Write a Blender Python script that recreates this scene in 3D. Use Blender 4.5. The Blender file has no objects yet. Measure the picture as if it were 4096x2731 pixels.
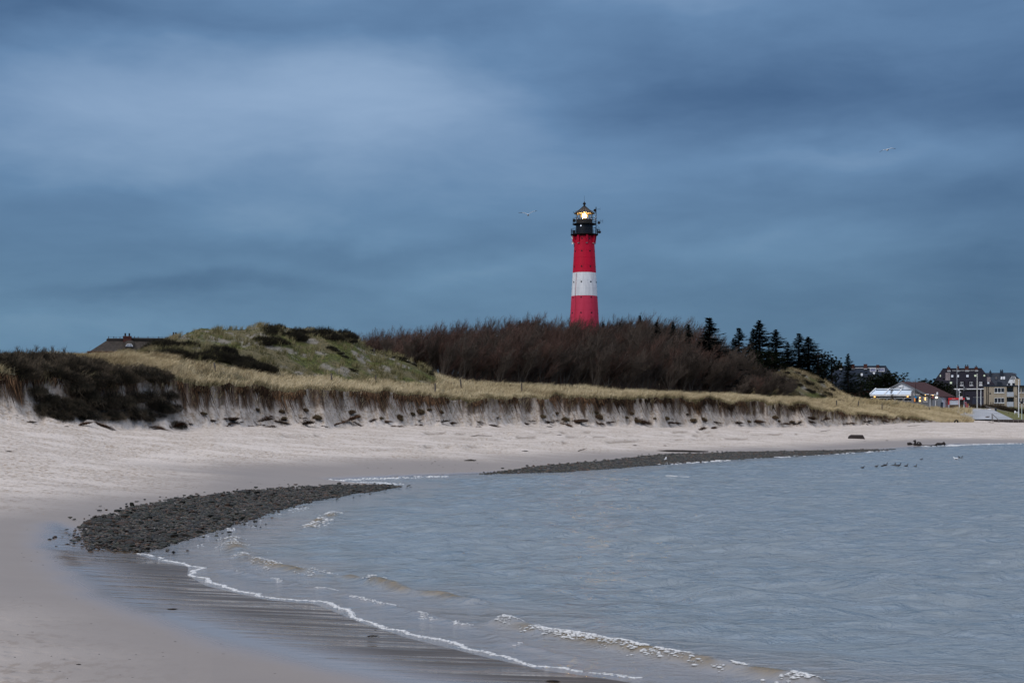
import bpy, math, random
import numpy as np
from mathutils import Vector, Matrix, Euler
R = random.Random(7)
NR = np.random.RandomState(11)
PI = math.pi
SC = bpy.context.scene
COL = SC.collection
# ------------------------------------------------------------------ camera numbers
F = 5690.0            # focal length in photo pixels (4096 wide)
HC = 4.6              # eye height above the sea (m)
VH = 1650.0           # horizon row
CU = 2048.0
def zpx(v, d): return HC + (VH - v) * d / F
def xpx(u, d): return (u - CU) * d / F
def onz(u, v, z=0.0):
    d = (HC - z) * F / (v - VH)
    return (xpx(u, d), d)
# ------------------------------------------------------------------ noise
def _h(ix, iy, s):
    n = np.sin(ix * 127.1 + iy * 311.7 + s * 74.7) * 43758.5453
    return n - np.floor(n)
def vnoise(x, y, s=0):
    x = np.asarray(x, float); y = np.asarray(y, float)
    ix = np.floor(x); iy = np.floor(y); fx = x - ix; fy = y - iy
    fx = fx * fx * (3 - 2 * fx); fy = fy * fy * (3 - 2 * fy)
    a = _h(ix, iy, s); b = _h(ix + 1, iy, s); c = _h(ix, iy + 1, s); d = _h(ix + 1, iy + 1, s)
    return (a * (1 - fx) + b * fx) * (1 - fy) + (c * (1 - fx) + d * fx) * fy
def fbm(x, y, o=4, s=0):
    t = 0; a = .5; m = 0
    for i in range(o):
        t = t + a * vnoise(x * 2 ** i + 17.3 * i, y * 2 ** i - 9.1 * i, s + i); m += a; a *= .5
    return t / m
def sstep(a, b, x):
    t = np.clip((x - a) / (b - a), 0, 1); return t * t * (3 - 2 * t)
# ------------------------------------------------------------------ mesh building
def np_mesh(name, V, quads=None, tris=None, smooth=True, mats=(), attrs=None, midx=None):
    V = np.asarray(V, np.float32)
    me = bpy.data.meshes.new(name)
    me.vertices.add(len(V)); me.vertices.foreach_set('co', V.ravel())
    loops = []; starts = []; off = 0
    if quads is not None and len(quads):
        q = np.asarray(quads, np.int32); loops.append(q.ravel()); starts.append(off + np.arange(len(q)) * 4); off += q.size
    if tris is not None and len(tris):
        t = np.asarray(tris, np.int32); loops.append(t.ravel()); starts.append(off + np.arange(len(t)) * 3); off += t.size
    L = np.concatenate(loops); S = np.concatenate(starts)
    me.loops.add(len(L)); me.loops.foreach_set('vertex_index', L.astype(np.int32))
    me.polygons.add(len(S)); me.polygons.foreach_set('loop_start', S.astype(np.int32))
    me.polygons.foreach_set('use_smooth', np.full(len(S), smooth))
    if midx is not None: me.polygons.foreach_set('material_index', np.asarray(midx, np.int32))
    for m in mats: me.materials.append(m)
    for k, a in (attrs or {}).items():
        a = np.asarray(a, np.float32)
        if a.ndim == 1:
            at = me.attributes.new(k, 'FLOAT', 'POINT'); at.data.foreach_set('value', a)
        else:
            if a.shape[1] == 3: a = np.concatenate([a, np.ones((len(a), 1), np.float32)], 1)
            at = me.attributes.new(k, 'FLOAT_COLOR', 'POINT'); at.data.foreach_set('color', a.ravel())
    me.update(calc_edges=True)
    return me
def link(name, me, parent=None, loc=None):
    o = bpy.data.objects.new(name, me); COL.objects.link(o)
    if parent: o.parent = parent
    if loc is not None: o.location = loc
    return o
def tag(o, label=None, cat=None, group=None, kind=None):
    if label: o['label'] = label
    if cat: o['category'] = cat
    if group: o['group'] = group
    if kind: o['kind'] = kind
    return o
def empty(name, loc, rz=0.0, label=None, cat=None, group=None):
    o = bpy.data.objects.new(name, None); COL.objects.link(o)
    o.location = loc; o.rotation_euler = (0, 0, rz); o.empty_display_size = .2
    return tag(o, label, cat, group)
class MB:
    def __init__(s): s.v = []; s.f = []; s.m = []
    def add(s, vs, fs, mi=0):
        b = len(s.v); s.v += [tuple(p) for p in vs]
        for f in fs: s.f.append(tuple(b + i for i in f)); s.m.append(mi)
        return s
    def box(s, x0, x1, y0, y1, z0, z1, mi=0):
        return s.add([(x0,y0,z0),(x1,y0,z0),(x1,y1,z0),(x0,y1,z0),(x0,y0,z1),(x1,y0,z1),(x1,y1,z1),(x0,y1,z1)],
                     [(0,3,2,1),(4,5,6,7),(0,1,5,4),(1,2,6,5),(2,3,7,6),(3,0,4,7)], mi)
    def hexa(s, a, b, mi=0):   # two 4-point loops (bottom a, top b)
        return s.add(list(a) + list(b), [(0,3,2,1),(4,5,6,7),(0,1,5,4),(1,2,6,5),(2,3,7,6),(3,0,4,7)], mi)
    def prism(s, poly, y0, y1, mi=0):   # polygon in (x,z), extruded along y; counter-clockwise seen from -y
        n = len(poly)
        vs = [(x, y0, z) for x, z in poly] + [(x, y1, z) for x, z in poly]
        fs = [tuple(range(n)), tuple(range(2*n-1, n-1, -1))] + [(i, i+n, (i+1) % n + n, (i+1) % n) for i in range(n)]
        return s.add(vs, fs, mi)
    def tube(s, pts, rad, n=6, mi=0, cap=True):
        pts = [Vector(p) for p in pts]
        if not hasattr(rad, '__len__'): rad = [rad] * len(pts)
        vs = []; up = None
        for i, p in enumerate(pts):
            t = (pts[min(i+1, len(pts)-1)] - pts[max(i-1, 0)]).normalized()
            if up is None: up = t.orthogonal().normalized()
            up = (up - t * up.dot(t)).normalized() if (up - t * up.dot(t)).length > 1e-5 else t.orthogonal().normalized()
            w = t.cross(up)
            r = rad[i]; ru, rw = (r if hasattr(r, '__len__') else (r, r))
            for k in range(n):
                a = 2 * PI * k / n
                vs.append(p + up * (math.cos(a) * ru) + w * (math.sin(a) * rw))
        fs = [(i*n+k, i*n+(k+1) % n, (i+1)*n+(k+1) % n, (i+1)*n+k) for i in range(len(pts)-1) for k in range(n)]
        if cap: fs += [tuple(range(n-1, -1, -1)), tuple(range((len(pts)-1)*n, len(pts)*n))]
        return s.add(vs, fs, mi)
    def lathe(s, prof, n=24, mi=0, c=(0, 0), cap=True):
        vs = [(c[0] + r*math.sin(2*PI*k/n), c[1] - r*math.cos(2*PI*k/n), z) for r, z in prof for k in range(n)]
        fs = [(i*n+k, i*n+(k+1) % n, (i+1)*n+(k+1) % n, (i+1)*n+k) for i in range(len(prof)-1) for k in range(n)]
        if cap: fs += [tuple(range(n-1, -1, -1)), tuple(range((len(prof)-1)*n, len(prof)*n))]
        return s.add(vs, fs, mi)
    def build(s, name, mats, parent=None, loc=None, smooth=False, label=None):
        me = bpy.data.meshes.new(name)
        me.from_pydata(s.v, [], s.f)
        for m in (mats if isinstance(mats, (list, tuple)) else [mats]): me.materials.append(m)
        me.polygons.foreach_set('material_index', s.m)
        if smooth:
            me.polygons.foreach_set('use_smooth', [True] * len(s.f)); me.set_sharp_from_angle(angle=math.radians(38))
        me.update()
        o = link(name, me, parent, loc)
        if label: o['label'] = label
        return o
def ico(sub=1):
    import bmesh
    bm = bmesh.new(); bmesh.ops.create_icosphere(bm, subdivisions=sub, radius=1.0)
    V = np.array([v.co[:] for v in bm.verts]); T = np.array([[v.index for v in f.verts] for f in bm.faces]); bm.free()
    return V, T
ICO0 = ico(1); ICO1 = ico(2); ICO2 = ico(3)
# ------------------------------------------------------------------ node materials
class NT:
    def __init__(s, tree): s.t = tree; tree.nodes.clear()
    def n(s, typ, **kw):
        nd = s.t.nodes.new(typ)
        for k, v in kw.items(): setattr(nd, k, v)
        return nd
    def set(s, sock, v):
        if isinstance(v, bpy.types.NodeSocket): s.t.links.new(v, sock)
        elif isinstance(v, (tuple, list)) and sock.type == 'RGBA' and len(v) == 3: sock.default_value = (*v, 1)
        else: sock.default_value = v
    def m(s, op, a, b=0.0, c=0.0, clamp=False):
        nd = s.n('ShaderNodeMath', operation=op, use_clamp=clamp)
        s.set(nd.inputs[0], a); s.set(nd.inputs[1], b); s.set(nd.inputs[2], c); return nd.outputs[0]
    def vm(s, op, a, b=(0, 0, 0)):
        nd = s.n('ShaderNodeVectorMath', operation=op); s.set(nd.inputs[0], a)
        if op == 'SCALE': s.set(nd.inputs['Scale'], b)
        else: s.set(nd.inputs[1], b)
        return nd.outputs['Vector']
    def mix(s, f, a, b):
        nd = s.n('ShaderNodeMix', data_type='RGBA'); s.set(nd.inputs[0], f); s.set(nd.inputs[6], a); s.set(nd.inputs[7], b); return nd.outputs[2]
    def mixf(s, f, a, b):
        nd = s.n('ShaderNodeMix', data_type='FLOAT'); s.set(nd.inputs[0], f); s.set(nd.inputs[2], a); s.set(nd.inputs[3], b); return nd.outputs[0]
    def noise(s, vec, scale, detail=3.0, rough=.5, dist=0.0):
        nd = s.n('ShaderNodeTexNoise'); s.set(nd.inputs['Vector'], vec); s.set(nd.inputs['Scale'], scale)
        nd.inputs['Detail'].default_value = detail; nd.inputs['Roughness'].default_value = rough; nd.inputs['Distortion'].default_value = dist
        return nd.outputs[0]
    def voro(s, vec, scale, feature='F1', out='Distance'):
        nd = s.n('ShaderNodeTexVoronoi', feature=feature); s.set(nd.inputs['Vector'], vec); s.set(nd.inputs['Scale'], scale); return nd.outputs[out]
    def rng(s, x, a, b, c=0.0, d=1.0, smooth=True):
        nd = s.n('ShaderNodeMapRange', interpolation_type='SMOOTHSTEP' if smooth else 'LINEAR'); s.set(nd.inputs[0], x)
        nd.inputs[1].default_value = a; nd.inputs[2].default_value = b; nd.inputs[3].default_value = c; nd.inputs[4].default_value = d
        return nd.outputs[0]
    def attr(s, name, col=False):
        nd = s.n('ShaderNodeAttribute', attribute_name=name); return nd.outputs['Color' if col else 'Fac']
    def pos(s): return s.n('ShaderNodeNewGeometry').outputs['Position']
    def obj(s): return s.n('ShaderNodeTexCoord').outputs['Object']
    def rand(s): return s.n('ShaderNodeObjectInfo').outputs['Random']
    def scl(s, vec, x, y, z): return s.vm('MULTIPLY', vec, (x, y, z))
    def bump(s, h, dist, strength=1.0, nrm=None):
        nd = s.n('ShaderNodeBump'); s.set(nd.inputs['Height'], h); s.set(nd.inputs['Strength'], strength); nd.inputs['Distance'].default_value = dist
        if nrm is not None: s.set(nd.inputs['Normal'], nrm)
        return nd.outputs[0]
    def out(s, col, rough=.8, nrm=None, spec=.5, metal=0.0, ior=None, emit=None, emit_s=0.0, disp=None):
        b = s.n('ShaderNodeBsdfPrincipled'); o = s.n('ShaderNodeOutputMaterial')
        s.set(b.inputs['Base Color'], col); s.set(b.inputs['Roughness'], rough); s.set(b.inputs['Metallic'], metal)
        s.set(b.inputs['Specular IOR Level'], spec)
        if ior: s.set(b.inputs['IOR'], ior)
        if nrm is not None: s.set(b.inputs['Normal'], nrm)
        if emit is not None: s.set(b.inputs['Emission Color'], emit); s.set(b.inputs['Emission Strength'], emit_s)
        s.t.links.new(b.outputs[0], o.inputs[0]); return b
def newmat(name):
    m = bpy.data.materials.new(name); m.use_nodes = True; return m, NT(m.node_tree)
def simple(name, c, c2=None, scale=3.0, rough=.7, bump=0.0, spec=.3, metal=0.0, stretch=(1, 1, 1), rnd=0.0):
    """two-tone weathered surface: fine noise between c and c2, optional bump"""
    m, t = newmat(name)
    c2 = c2 or tuple(x * .78 for x in c)
    p = t.scl(t.obj(), *stretch)
    f = t.noise(p, scale, 5, .6)
    f = t.rng(f, .35, .65)
    col = t.mix(f, c, c2)
    if rnd:
        hs = t.n('ShaderNodeHueSaturation'); t.set(hs.inputs['Color'], col)
        t.set(hs.inputs['Value'], t.m('MULTIPLY_ADD', t.rand(), 2*rnd, 1-rnd)); col = hs.outputs[0]
    nrm = t.bump(t.noise(p, scale*4, 4, .6), bump) if bump else None
    t.out(col, rough, nrm, spec, metal)
    return m
def emis(name, c, s):
    m, t = newmat(name); t.out((.0, .0, .0), .5, emit=c, emit_s=s); return m
# ================================================================== terrain numbers (read off the photo as column -> distance / row)
def tab(*pairs):
    a = np.array(pairs, float); return a[:, 0], a[:, 1]
DB = tab((-1600,92),(-600,100),(0,112),(500,122),(1000,143),(1500,162),(2000,185),(2500,212),(3000,245),(3500,285),(3800,312),(4096,325),(5600,345))
VB = tab((-1600,1672),(0,1681),(200,1690),(450,1712),(750,1714),(850,1700),(1300,1705),(1700,1701),(2300,1705),(2900,1708),(3300,1706),(3500,1700),(3650,1692),(3800,1689),(4096,1689),(5600,1690))
VT = tab((-1600,1500),(0,1505),(300,1512),(700,1526),(1000,1543),(1300,1556),(1500,1573),(1700,1586),(1900,1600),(2100,1590),(2300,1594),(2500,1595),(2650,1602),(2720,1590),(2800,1596),(3100,1615),(3200,1620),(3350,1648),(3500,1662),(3650,1674),(3760,1688),(3830,1688.5),(5600,1688))
VG = tab((-1600,1438),(0,1440),(300,1437),(540,1442),(700,1452),(850,1472),(1000,1490),(1200,1508),(1500,1540),(1700,1548),(1900,1556),(2100,1557),(2300,1565),(2500,1577),(2700,1584),(2900,1588),(3100,1594),(3300,1605),(3400,1620),(3600,1634),(3750,1650),(3850,1672),(3950,1674),(5600,1674))
GD = tab((-1600,18),(1000,20),(1500,22),(2500,24),(3300,34),(3600,42),(3800,18),(5600,18))
VR = tab((-1600,1408),(0,1412),(300,1412),(500,1414),(545,1424),(580,1414),(620,1394),(700,1356),(790,1318),(850,1321),(980,1320),(1030,1303),(1090,1305),(1150,1308),(1190,1324),(1215,1328),(1240,1322),(1300,1321),(1360,1334),(1420,1356),(1460,1389),(1490,1407),(1540,1413),(1600,1428),(1640,1443),(1700,1473),(1740,1500),(1800,1518),(1900,1534),(2100,1540),(2300,1545),(2500,1562),(2700,1573),(2900,1576),(2960,1574),(3020,1558),(3070,1525),(3110,1482),(3150,1474),(3180,1477),(3250,1490),(3300,1514),(3340,1562),(3400,1594),(3600,1610),(3750,1637),(3850,1637),(3990,1639),(4040,1650),(4096,1658),(5600,1665))
RD = tab((-1600,14),(0,15),(545,20),(800,34),(1100,36),(1500,30),(1700,22),(1900,16),(2900,16),(3050,30),(3250,32),(3400,12),(3700,8),(3800,16),(5600,16))
SHORE = [(7200,1764),(5600,1766),(4700,1769),(4096,1772),(3900,1775),(3760,1780),(3650,1789),(3550,1797),(3260,1817),(2900,1837),(2664,1852),(2264,1886),(2000,1893),(1741,1903),(1500,1912),(1350,1920),(1420,1930),(1600,1942),(1500,1958),(1400,1972),(1200,2012),(1000,2072),(800,2142),(640,2190),(570,2215),(680,2248),(790,2266),(785,2298),(860,2342),(1100,2396),(1300,2412),(1500,2490),(1700,2552),(2000,2622),(2230,2672),(2400,2692),(2700,2735),(3200,2822),(4500,3100),(7000,3600)]
SHW = [onz(u, v) for u, v in SHORE] + [(14., 8.), (24., 2.)]
SEA_POLY = SHW + [(900., 2.), (900., SHW[0][1])]
def dist_poly(x, y, P):
    best = np.full(np.shape(x), 1e9)
    for (ax, ay), (bx, by) in zip(P[:-1], P[1:]):
        dx, dy = bx-ax, by-ay; L = dx*dx+dy*dy
        t = np.clip(((x-ax)*dx+(y-ay)*dy)/L, 0, 1)
        best = np.minimum(best, (x-ax-t*dx)**2+(y-ay-t*dy)**2)
    return np.sqrt(best)
def in_poly(x, y, P):
    c = np.zeros(np.shape(x), bool); n = len(P)
    for i in range(n):
        (ax, ay), (bx, by) = P[i], P[(i+1) % n]
        if ay == by: continue
        k = ((ay > y) != (by > y)) & (x < (bx-ax)*(y-ay)/(by-ay)+ax); c ^= k
    return c
def shore_sd(x, y):
    """signed distance to the water's edge: + on land"""
    d = dist_poly(x, y, SHW); return np.where(in_poly(x, y, SEA_POLY), -d, d)
BASE_LINE = [(xpx(u, float(np.interp(u, *DB))), float(np.interp(u, *DB))) for u in np.linspace(-1600, 5600, 44)]
def ucol(x, y): return np.clip(CU + F * x / np.maximum(y, 2.0), -1600, 5600)
_su = np.linspace(-1600, 5600, 400); _sd = np.interp(_su, *DB); _sx = (_su-CU)*_sd/F
_ss = np.concatenate([[0], np.cumsum(np.hypot(np.diff(_sx), np.diff(_sd)))])
def arc(u): return np.interp(u, _su, _ss)
def bump_lerp(x, T):   # smoother table lookup
    return (np.interp(x-18, *T)+2*np.interp(x, *T)+np.interp(x+18, *T))/4
def knots(u):
    s = arc(u); fade = 1-sstep(3600, 3800, u)
    db = np.interp(u, *DB) + fade*((fbm(s/11, s*0+3, 3, 5)-.5)*5.5 + (fbm(s/3.6, s*0, 2, 9)-.5)*2.6)
    zb = zpx(np.interp(u, *VB), np.interp(u, *DB))
    d0 = np.interp(u, *DB)
    zt = zpx(np.interp(u, *VT), d0+3) + fade*(fbm(s/3.5, s*0+7, 3, 2)-.5)*1.5
    H = np.maximum(zt-zb, .02)
    w1 = .75*H; w2 = .16*H+.1
    dt = db+w1+w2
    dg = d0+4+np.interp(u, *GD); zg = zpx(bump_lerp(u, VG), dg)
    dr = dg+np.interp(u, *RD); zr = zpx(bump_lerp(u, VR), dr)
    return db, zb, w1, w2, H, dt, zt, dg, zg, dr, zr
LHX, LHY = xpx(2337.5, 313.0), 313.0
def back(x, y):
    z = 6.2 + 8.6*np.exp(-((x-LHX)**2+(y-LHY)**2)/(2*50.0**2)) + 5.0*np.exp(-(((x-58)/26)**2+((y-318)/24)**2))
    return z - 1.0*sstep(70, 110, x)*sstep(420, 340, y)
def ground(x, y, parts=False):
    x = np.asarray(x, float); y = np.asarray(y, float)
    u = ucol(x, y)
    db, zb, w1, w2, H, dt, zt, dg, zg, dr, zr = knots(u)
    s = arc(u)
    sd = shore_sd(x, y); bd = dist_poly(x, y, BASE_LINE)
    t = np.clip(sd/(np.maximum(sd, 0)+bd+.01), 0, 1)
    dry = sstep(.12, .3, t)
    zbeach = np.where(sd > 0, zb*t**.95, np.maximum(.06*sd, -3.0))
    zbeach = zbeach + dry*(fbm(x/2.6, y/2.6, 3, 21)-.5)*.16 + sstep(.02, .2, t)*(fbm(x/14, y/9, 2, 23)-.5)*.22
    # small sand ledges cut by tides, running along the beach
    wob = (fbm(s/14, s*0, 3, 31)-.5)*3
    for D, h, a, b in ((9.0, .24, 1050, 3300), (15.5, .2, 1700, 3700), (21.5, .24, 1500, 3300)):
        on = sstep(a-150, a+250, u)*(1-sstep(b-400, b, u))*sstep(.32, .5, fbm(s/9, s*0+D, 2, 41))
        e = bd-D-wob
        zbeach = zbeach - on*h*(sstep(-.15, .15, e)-sstep(.15, 6.0, e))
    led = 0*x
    for D, a, b in ((9.0, 1050, 3300), (15.5, 1700, 3700), (21.5, 1500, 3300)):
        on = sstep(a-150, a+250, u)*(1-sstep(b-400, b, u))*sstep(.34, .5, fbm(s/9, s*0+D, 2, 41)); e = bd-D-wob
        led = np.maximum(led, on*sstep(-.25, .0, e)*(1-sstep(.25, .6, e)))
    mound = ((fbm(s/2.6, s*0+11, 3, 57)-.42)*1.3 + (fbm(s/.9, s*0+5, 2, 59)-.5)*.5)*np.where(u < 3700, 1, 0)*np.minimum(1, np.maximum(zt-zb, 0)/2.5)
    zbeach = zbeach + np.maximum(mound, -.1)*np.exp(-np.maximum(db-y, 0)/1.3)
    # scarp face
    q = y-db
    gull = (fbm(s/1.15+.25*q, s*0, 3, 51)-.5)
    a1 = np.clip(q/w1, 0, 1); a2 = np.clip((q-w1)/w2, 0, 1)
    zface = zb + np.maximum(mound, -.1)*(1-np.clip(q/(w1+w2), 0, 1))**2 + H*(.52*a1**1.25 + .48*a2) + (gull*.30+(fbm(s/.45+.4*q, s*0, 2, 53)-.5)*.10)*H*np.sin(PI*np.clip(q/(w1+w2), 0, 1))
    b1 = np.clip((y-dt)/(dg-dt), 0, 1); b2 = np.clip((y-dg)/(dr-dg), 0, 1)
    hill = (zr-zg) > 2.0
    zb1 = zt+(zg-zt)*b1**1.0
    zb2 = zg+(zr-zg)*np.where(hill, np.sin(b2*PI/2)*.45+b2*.55, b2)
    ridge = sstep(0, .3, b1)
    zbench = np.where(y < dg, zb1, zb2) + ridge*((fbm(x/7, y/7, 3, 61)-.5)*np.where(hill, 1.6, .8) + (fbm(x/2, y/2, 2, 63)-.5)*.55)*np.where(u > 3760, .08, 1)*(1-.7*b2)
    bk = back(x, y)
    k = sstep(0, 1, (y-dr)/np.where(u < 1750, 45., 60.))
    kk = np.where(u > 3380, sstep(0, 1, (y-dr)/25.), k)
    zback = zr+(bk-zr)*kk + sstep(8, 40, y-dr)*(fbm(x/12, y/12, 2, 71)-.5)*.5*(u < 3400)
    z = np.where(y < db, zbeach, np.where(y < dt, zface, np.where(y < dr, zbench, zback)))
    z = np.where(y < 2, np.where(sd > 0, zbeach, zbeach), z)
    if parts: return z, dict(u=u, s=s, sd=sd, bd=bd, t=t, q=q, db=db, dt=dt, dg=dg, dr=dr, w=w1+w2, H=H, led=led, a=np.clip(q/(w1+w2), 0, 1), hill=hill)
    return z
def g1(x, y): return float(ground(np.array([x]), np.array([y]))[0])
def hit(u, v, d0=14, d1=520):
    """first ground point along the line of sight through photo pixel (u, v)"""
    d = np.exp(np.linspace(math.log(d0), math.log(d1), 3000))
    x = xpx(u, d); g = ground(x, d); zr = zpx(v, d)
    w = np.where(g >= zr)[0]
    i = w[0] if len(w) else len(d)-1
    return float(x[i]), float(d[i]), float(g[i])
# ------------------------------------------------------------------ ground sheet
US = np.unique(np.concatenate([np.linspace(-1500, 0, 80), np.linspace(0, 4150, 960), np.linspace(4150, 5500, 60), np.linspace(5500, 9000, 24)]))
db_, zb_, w1_, w2_, H_, dt_, zt_, dg_, zg_, dr_, zr_ = knots(np.clip(US, -1600, 5600))
def rows(a, b, n, end=False): 
    q = np.linspace(0, 1, n, endpoint=end)[:, None]; return a[None, :]*(1-q)+b[None, :]*q
q = np.linspace(0, 1, 230, endpoint=False)[:, None]
beach_rows = np.exp(math.log(9.0)*(1-q)+np.log(db_)[None, :]*q)
Y = np.concatenate([beach_rows, rows(db_, dt_, 30), rows(dt_, dg_, 30), rows(dg_, dr_, 44), rows(dr_, dr_+60, 22), rows(dr_+60, dr_*0+2600., 10, True)])
U2 = np.broadcast_to(US[None, :], Y.shape); X = (U2-CU)*Y/F
nr, nc = Y.shape
Zg, A = ground(X.ravel(), Y.ravel(), True)
XY = np.stack([X.ravel(), Y.ravel(), Zg], 1)
# film of water left by the last wave (near beach) : region bounded by this line and the water's edge
OUTER = [onz(u, v, .04) for u, v in [(640,2140),(480,2180),(330,2150),(215,2128),(135,2165),(165,2230),(225,2300),(350,2405),(600,2510),(900,2610),(1300,2715),(1500,2765),(2200,2900),(3200,3300)]]
FILM_POLY = OUTER + [p for p in reversed(SHW) if p[1] < 60 and p[0] < 12]
fx, fy = XY[:, 0], XY[:, 1]
od = dist_poly(fx, fy, OUTER); inn = in_poly(fx, fy, FILM_POLY)
osd = np.where(inn | (A['sd'] < 0), od, -od)
film = sstep(-.9, .9, osd + (fbm(fx/1.5, fy/1.5, 2, 81)-.5)*.7)
film[(fy > 62)] = 0
film = np.maximum(film, (1-sstep(.3, 1.6, A['sd']))*.9)
damp = np.maximum(1-sstep(5.5, 15.0, A['sd']+(fbm(fx/9, fy/9, 3, 83)-.5)*5), film)
damp = np.where(A['q'] > -1, 0, damp)
ripple = sstep(.3, 2.6, osd) * (film > .5)
on_land = fy > A['db']
topsoil = np.where(on_land & (fy < A['dt']+.6), sstep(.68, 1.0, A['a'] + (fbm(A['s']/1.1+.3*A['q'], A['q']*.2, 3, 87)-.5)*.9), 0)*np.where(A['H'] > .4, 1, 0)
grass = np.where(fy > A['dt'], sstep(-.2, .8, fy-A['dt']), 0)*np.where(A['u'] > 3770, 1-sstep(3770, 3860, A['u']), 1)
moss = np.where((fy > A['dg']-3) & A['hill'], sstep(.40, .62, fbm(fx/4.5, fy/4.5, 4, 91)), 0)
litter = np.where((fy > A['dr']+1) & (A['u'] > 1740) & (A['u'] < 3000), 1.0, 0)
bare = np.where((fy > A['dg']) & A['hill'], sstep(.57, .70, fbm(fx/2.0+9, fy/3.0, 4, 93)), 0)
face = np.where(on_land & (fy < A['dt']) & (A['H'] > .4), sstep(.04, .4, A['a']+(fbm(A['s']/1.5, A['q'], 2, 97)-.5)*.3), 0)
ledge = np.where(on_land, 0, A['led'])
lawn = np.where((A['u'] > 3985) & (fy > A['dg']-6), sstep(0, 2, fy-A['dg']+6), 0)
gi = np.arange(nr*nc).reshape(nr, nc)
quads = np.stack([gi[:-1, :-1], gi[:-1, 1:], gi[1:, 1:], gi[1:, :-1]], -1).reshape(-1, 4)
# wedge of ground around and behind the viewer, so that the sheet is closed
gm, t = newmat('ground_sand_and_turf')
P = t.pos()
n1 = t.noise(t.scl(P, .7, 1.2, 1), .35, 4, .6); n2 = t.noise(P, 2.2, 4, .6); n3 = t.noise(t.scl(P, 1, .6, 1), 3.6, 4, .65)
a_s = lambda k: t.attr(k)
dryc = t.mix(t.rng(n1, .38, .62), (.53, .482, .445), (.455, .41, .372))
tramp = t.m('MULTIPLY', t.rng(n3, .50, .60), t.rng(n1, .36, .52))
dryc = t.mix(t.m('MULTIPLY', tramp, .8), dryc, (.27, .215, .165))
dampc = t.mix(n1, (.235, .208, .190), (.195, .172, .158))
rip = t.noise(t.scl(P, .10, 1.5, 1), 1.35, 4, .55, .25)
wetc = t.mix(a_s('ripple'), (.235, .205, .195), t.mix(t.rng(rip, .40, .60), (.140, .100, .062), (.055, .040, .026)))
turfc = t.mix(t.rng(n2, .35, .65), (.13, .108, .058), (.07, .064, .033))
mossc = t.mix(t.rng(n2, .35, .65), (.098, .108, .026), (.034, .038, .014))
soilc = t.mix(t.rng(t.noise(t.scl(P, 2.2, 2.2, .35), 1.6, 4, .65), .38, .62), (.10, .062, .038), (.040, .026, .018))
c = t.mix(a_s('damp'), dryc, dampc)
c = t.mix(a_s('film'), c, wetc)
stk = t.noise(t.vm('ADD', t.scl(P, 2.6, .5, .35), t.n('ShaderNodeCombineXYZ').outputs[0]), 1.0, 4, .65)
zz = t.n('ShaderNodeSeparateXYZ'); t.set(zz.inputs[0], P); sk = t.n('ShaderNodeCombineXYZ'); t.set(sk.inputs[0], t.m('MULTIPLY', t.m('ADD', zz.outputs[0], t.m('MULTIPLY', zz.outputs[2], .55)), 3.2)); t.set(sk.inputs[1], t.m('MULTIPLY', zz.outputs[2], .45))
stk = t.noise(sk.outputs[0], 1.0, 4, .65)
facec = t.mix(t.rng(stk, .46, .72), (.42, .375, .335), (.24, .19, .145)); facec = t.mix(t.rng(n2, .46, .66), facec, (.25, .20, .155))
c = t.mix(a_s('face'), c, facec)
c = t.mix(t.m('MULTIPLY', a_s('ledge'), .75), c, (.20, .17, .14))
c = t.mix(a_s('topsoil'), c, soilc)
c = t.mix(a_s('turf'), c, turfc)
c = t.mix(a_s('moss'), c, mossc)
c = t.mix(a_s('bare'), c, (.19, .175, .15))
c = t.mix(a_s('lawn'), c, t.mix(t.rng(n2, .3, .7), (.085, .105, .035), (.15, .13, .06)))
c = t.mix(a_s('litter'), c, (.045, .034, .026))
dents = t.m('ADD', t.m('MULTIPLY', t.rng(t.voro(P, 2.3), .05, .42), .6), t.m('MULTIPLY', n3, .8))
dryf = t.m('SUBTRACT', 1.0, a_s('damp'))
h = t.m('MULTIPLY', dents, t.m('MULTIPLY_ADD', dryf, .95, .02))
h = t.m('ADD', h, t.m('MULTIPLY', t.m('MULTIPLY', rip, a_s('ripple')), .8))
nrm = t.bump(h, .16, .9)
rough = t.mixf(a_s('film'), t.mixf(a_s('damp'), .95, .6), t.mixf(a_s('ripple'), .07, t.rng(rip, .44, .58, .05, .42)))
spec = t.mixf(a_s('film'), t.mixf(a_s('damp'), .15, .3), t.mixf(a_s('ripple'), .5, t.rng(rip, .44, .58, .6, .25)))
t.out(c, rough, nrm, spec)
me = np_mesh('ground', XY, quads, mats=[gm], attrs=dict(film=film, damp=damp, ripple=ripple, topsoil=topsoil, turf=grass, moss=moss, litter=litter, bare=bare, lawn=lawn, face=face, ledge=ledge))
tag(link('ground', me), 'pale sand beach rising to an eroded scarp and grassy dunes', 'ground', kind='structure')
# ------------------------------------------------------------------ sea
WV = []
rw = random.Random(3)
for lam in (9.0, 6.6, 5.2, 4.3, 3.6, 3.0, 2.5, 2.1, 1.75, 1.45, 1.2):
    for k in range(3):
        a = math.radians(rw.gauss(-102, 30)); l = lam*rw.uniform(.88, 1.12)
        WV.append((math.cos(a)*2*PI/l, math.sin(a)*2*PI/l, rw.uniform(0, 6.28), l))
BREAK = [([(2010,2497),(2250,2545),(2450,2590),(2700,2640),(3000,2690),(3250,2745)], .17, .30, 1),
         ([(1400,2312),(1470,2328),(1560,2352),(1640,2372),(1780,2385),(1900,2410)], .17, .26, 2),
         ([(930,2160),(945,2200),(985,2238),(1090,2268),(1180,2285),(1290,2305)], .13, .34, 1),
         ([(1235,2115),(1285,2080),(1350,2052)], .10, .28, 1),
         ([(900,2282),(1100,2318),(1300,2358),(1500,2412),(1700,2462),(1900,2512),(2100,2592),(2300,2640)], .045, .18, 3)]
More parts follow.
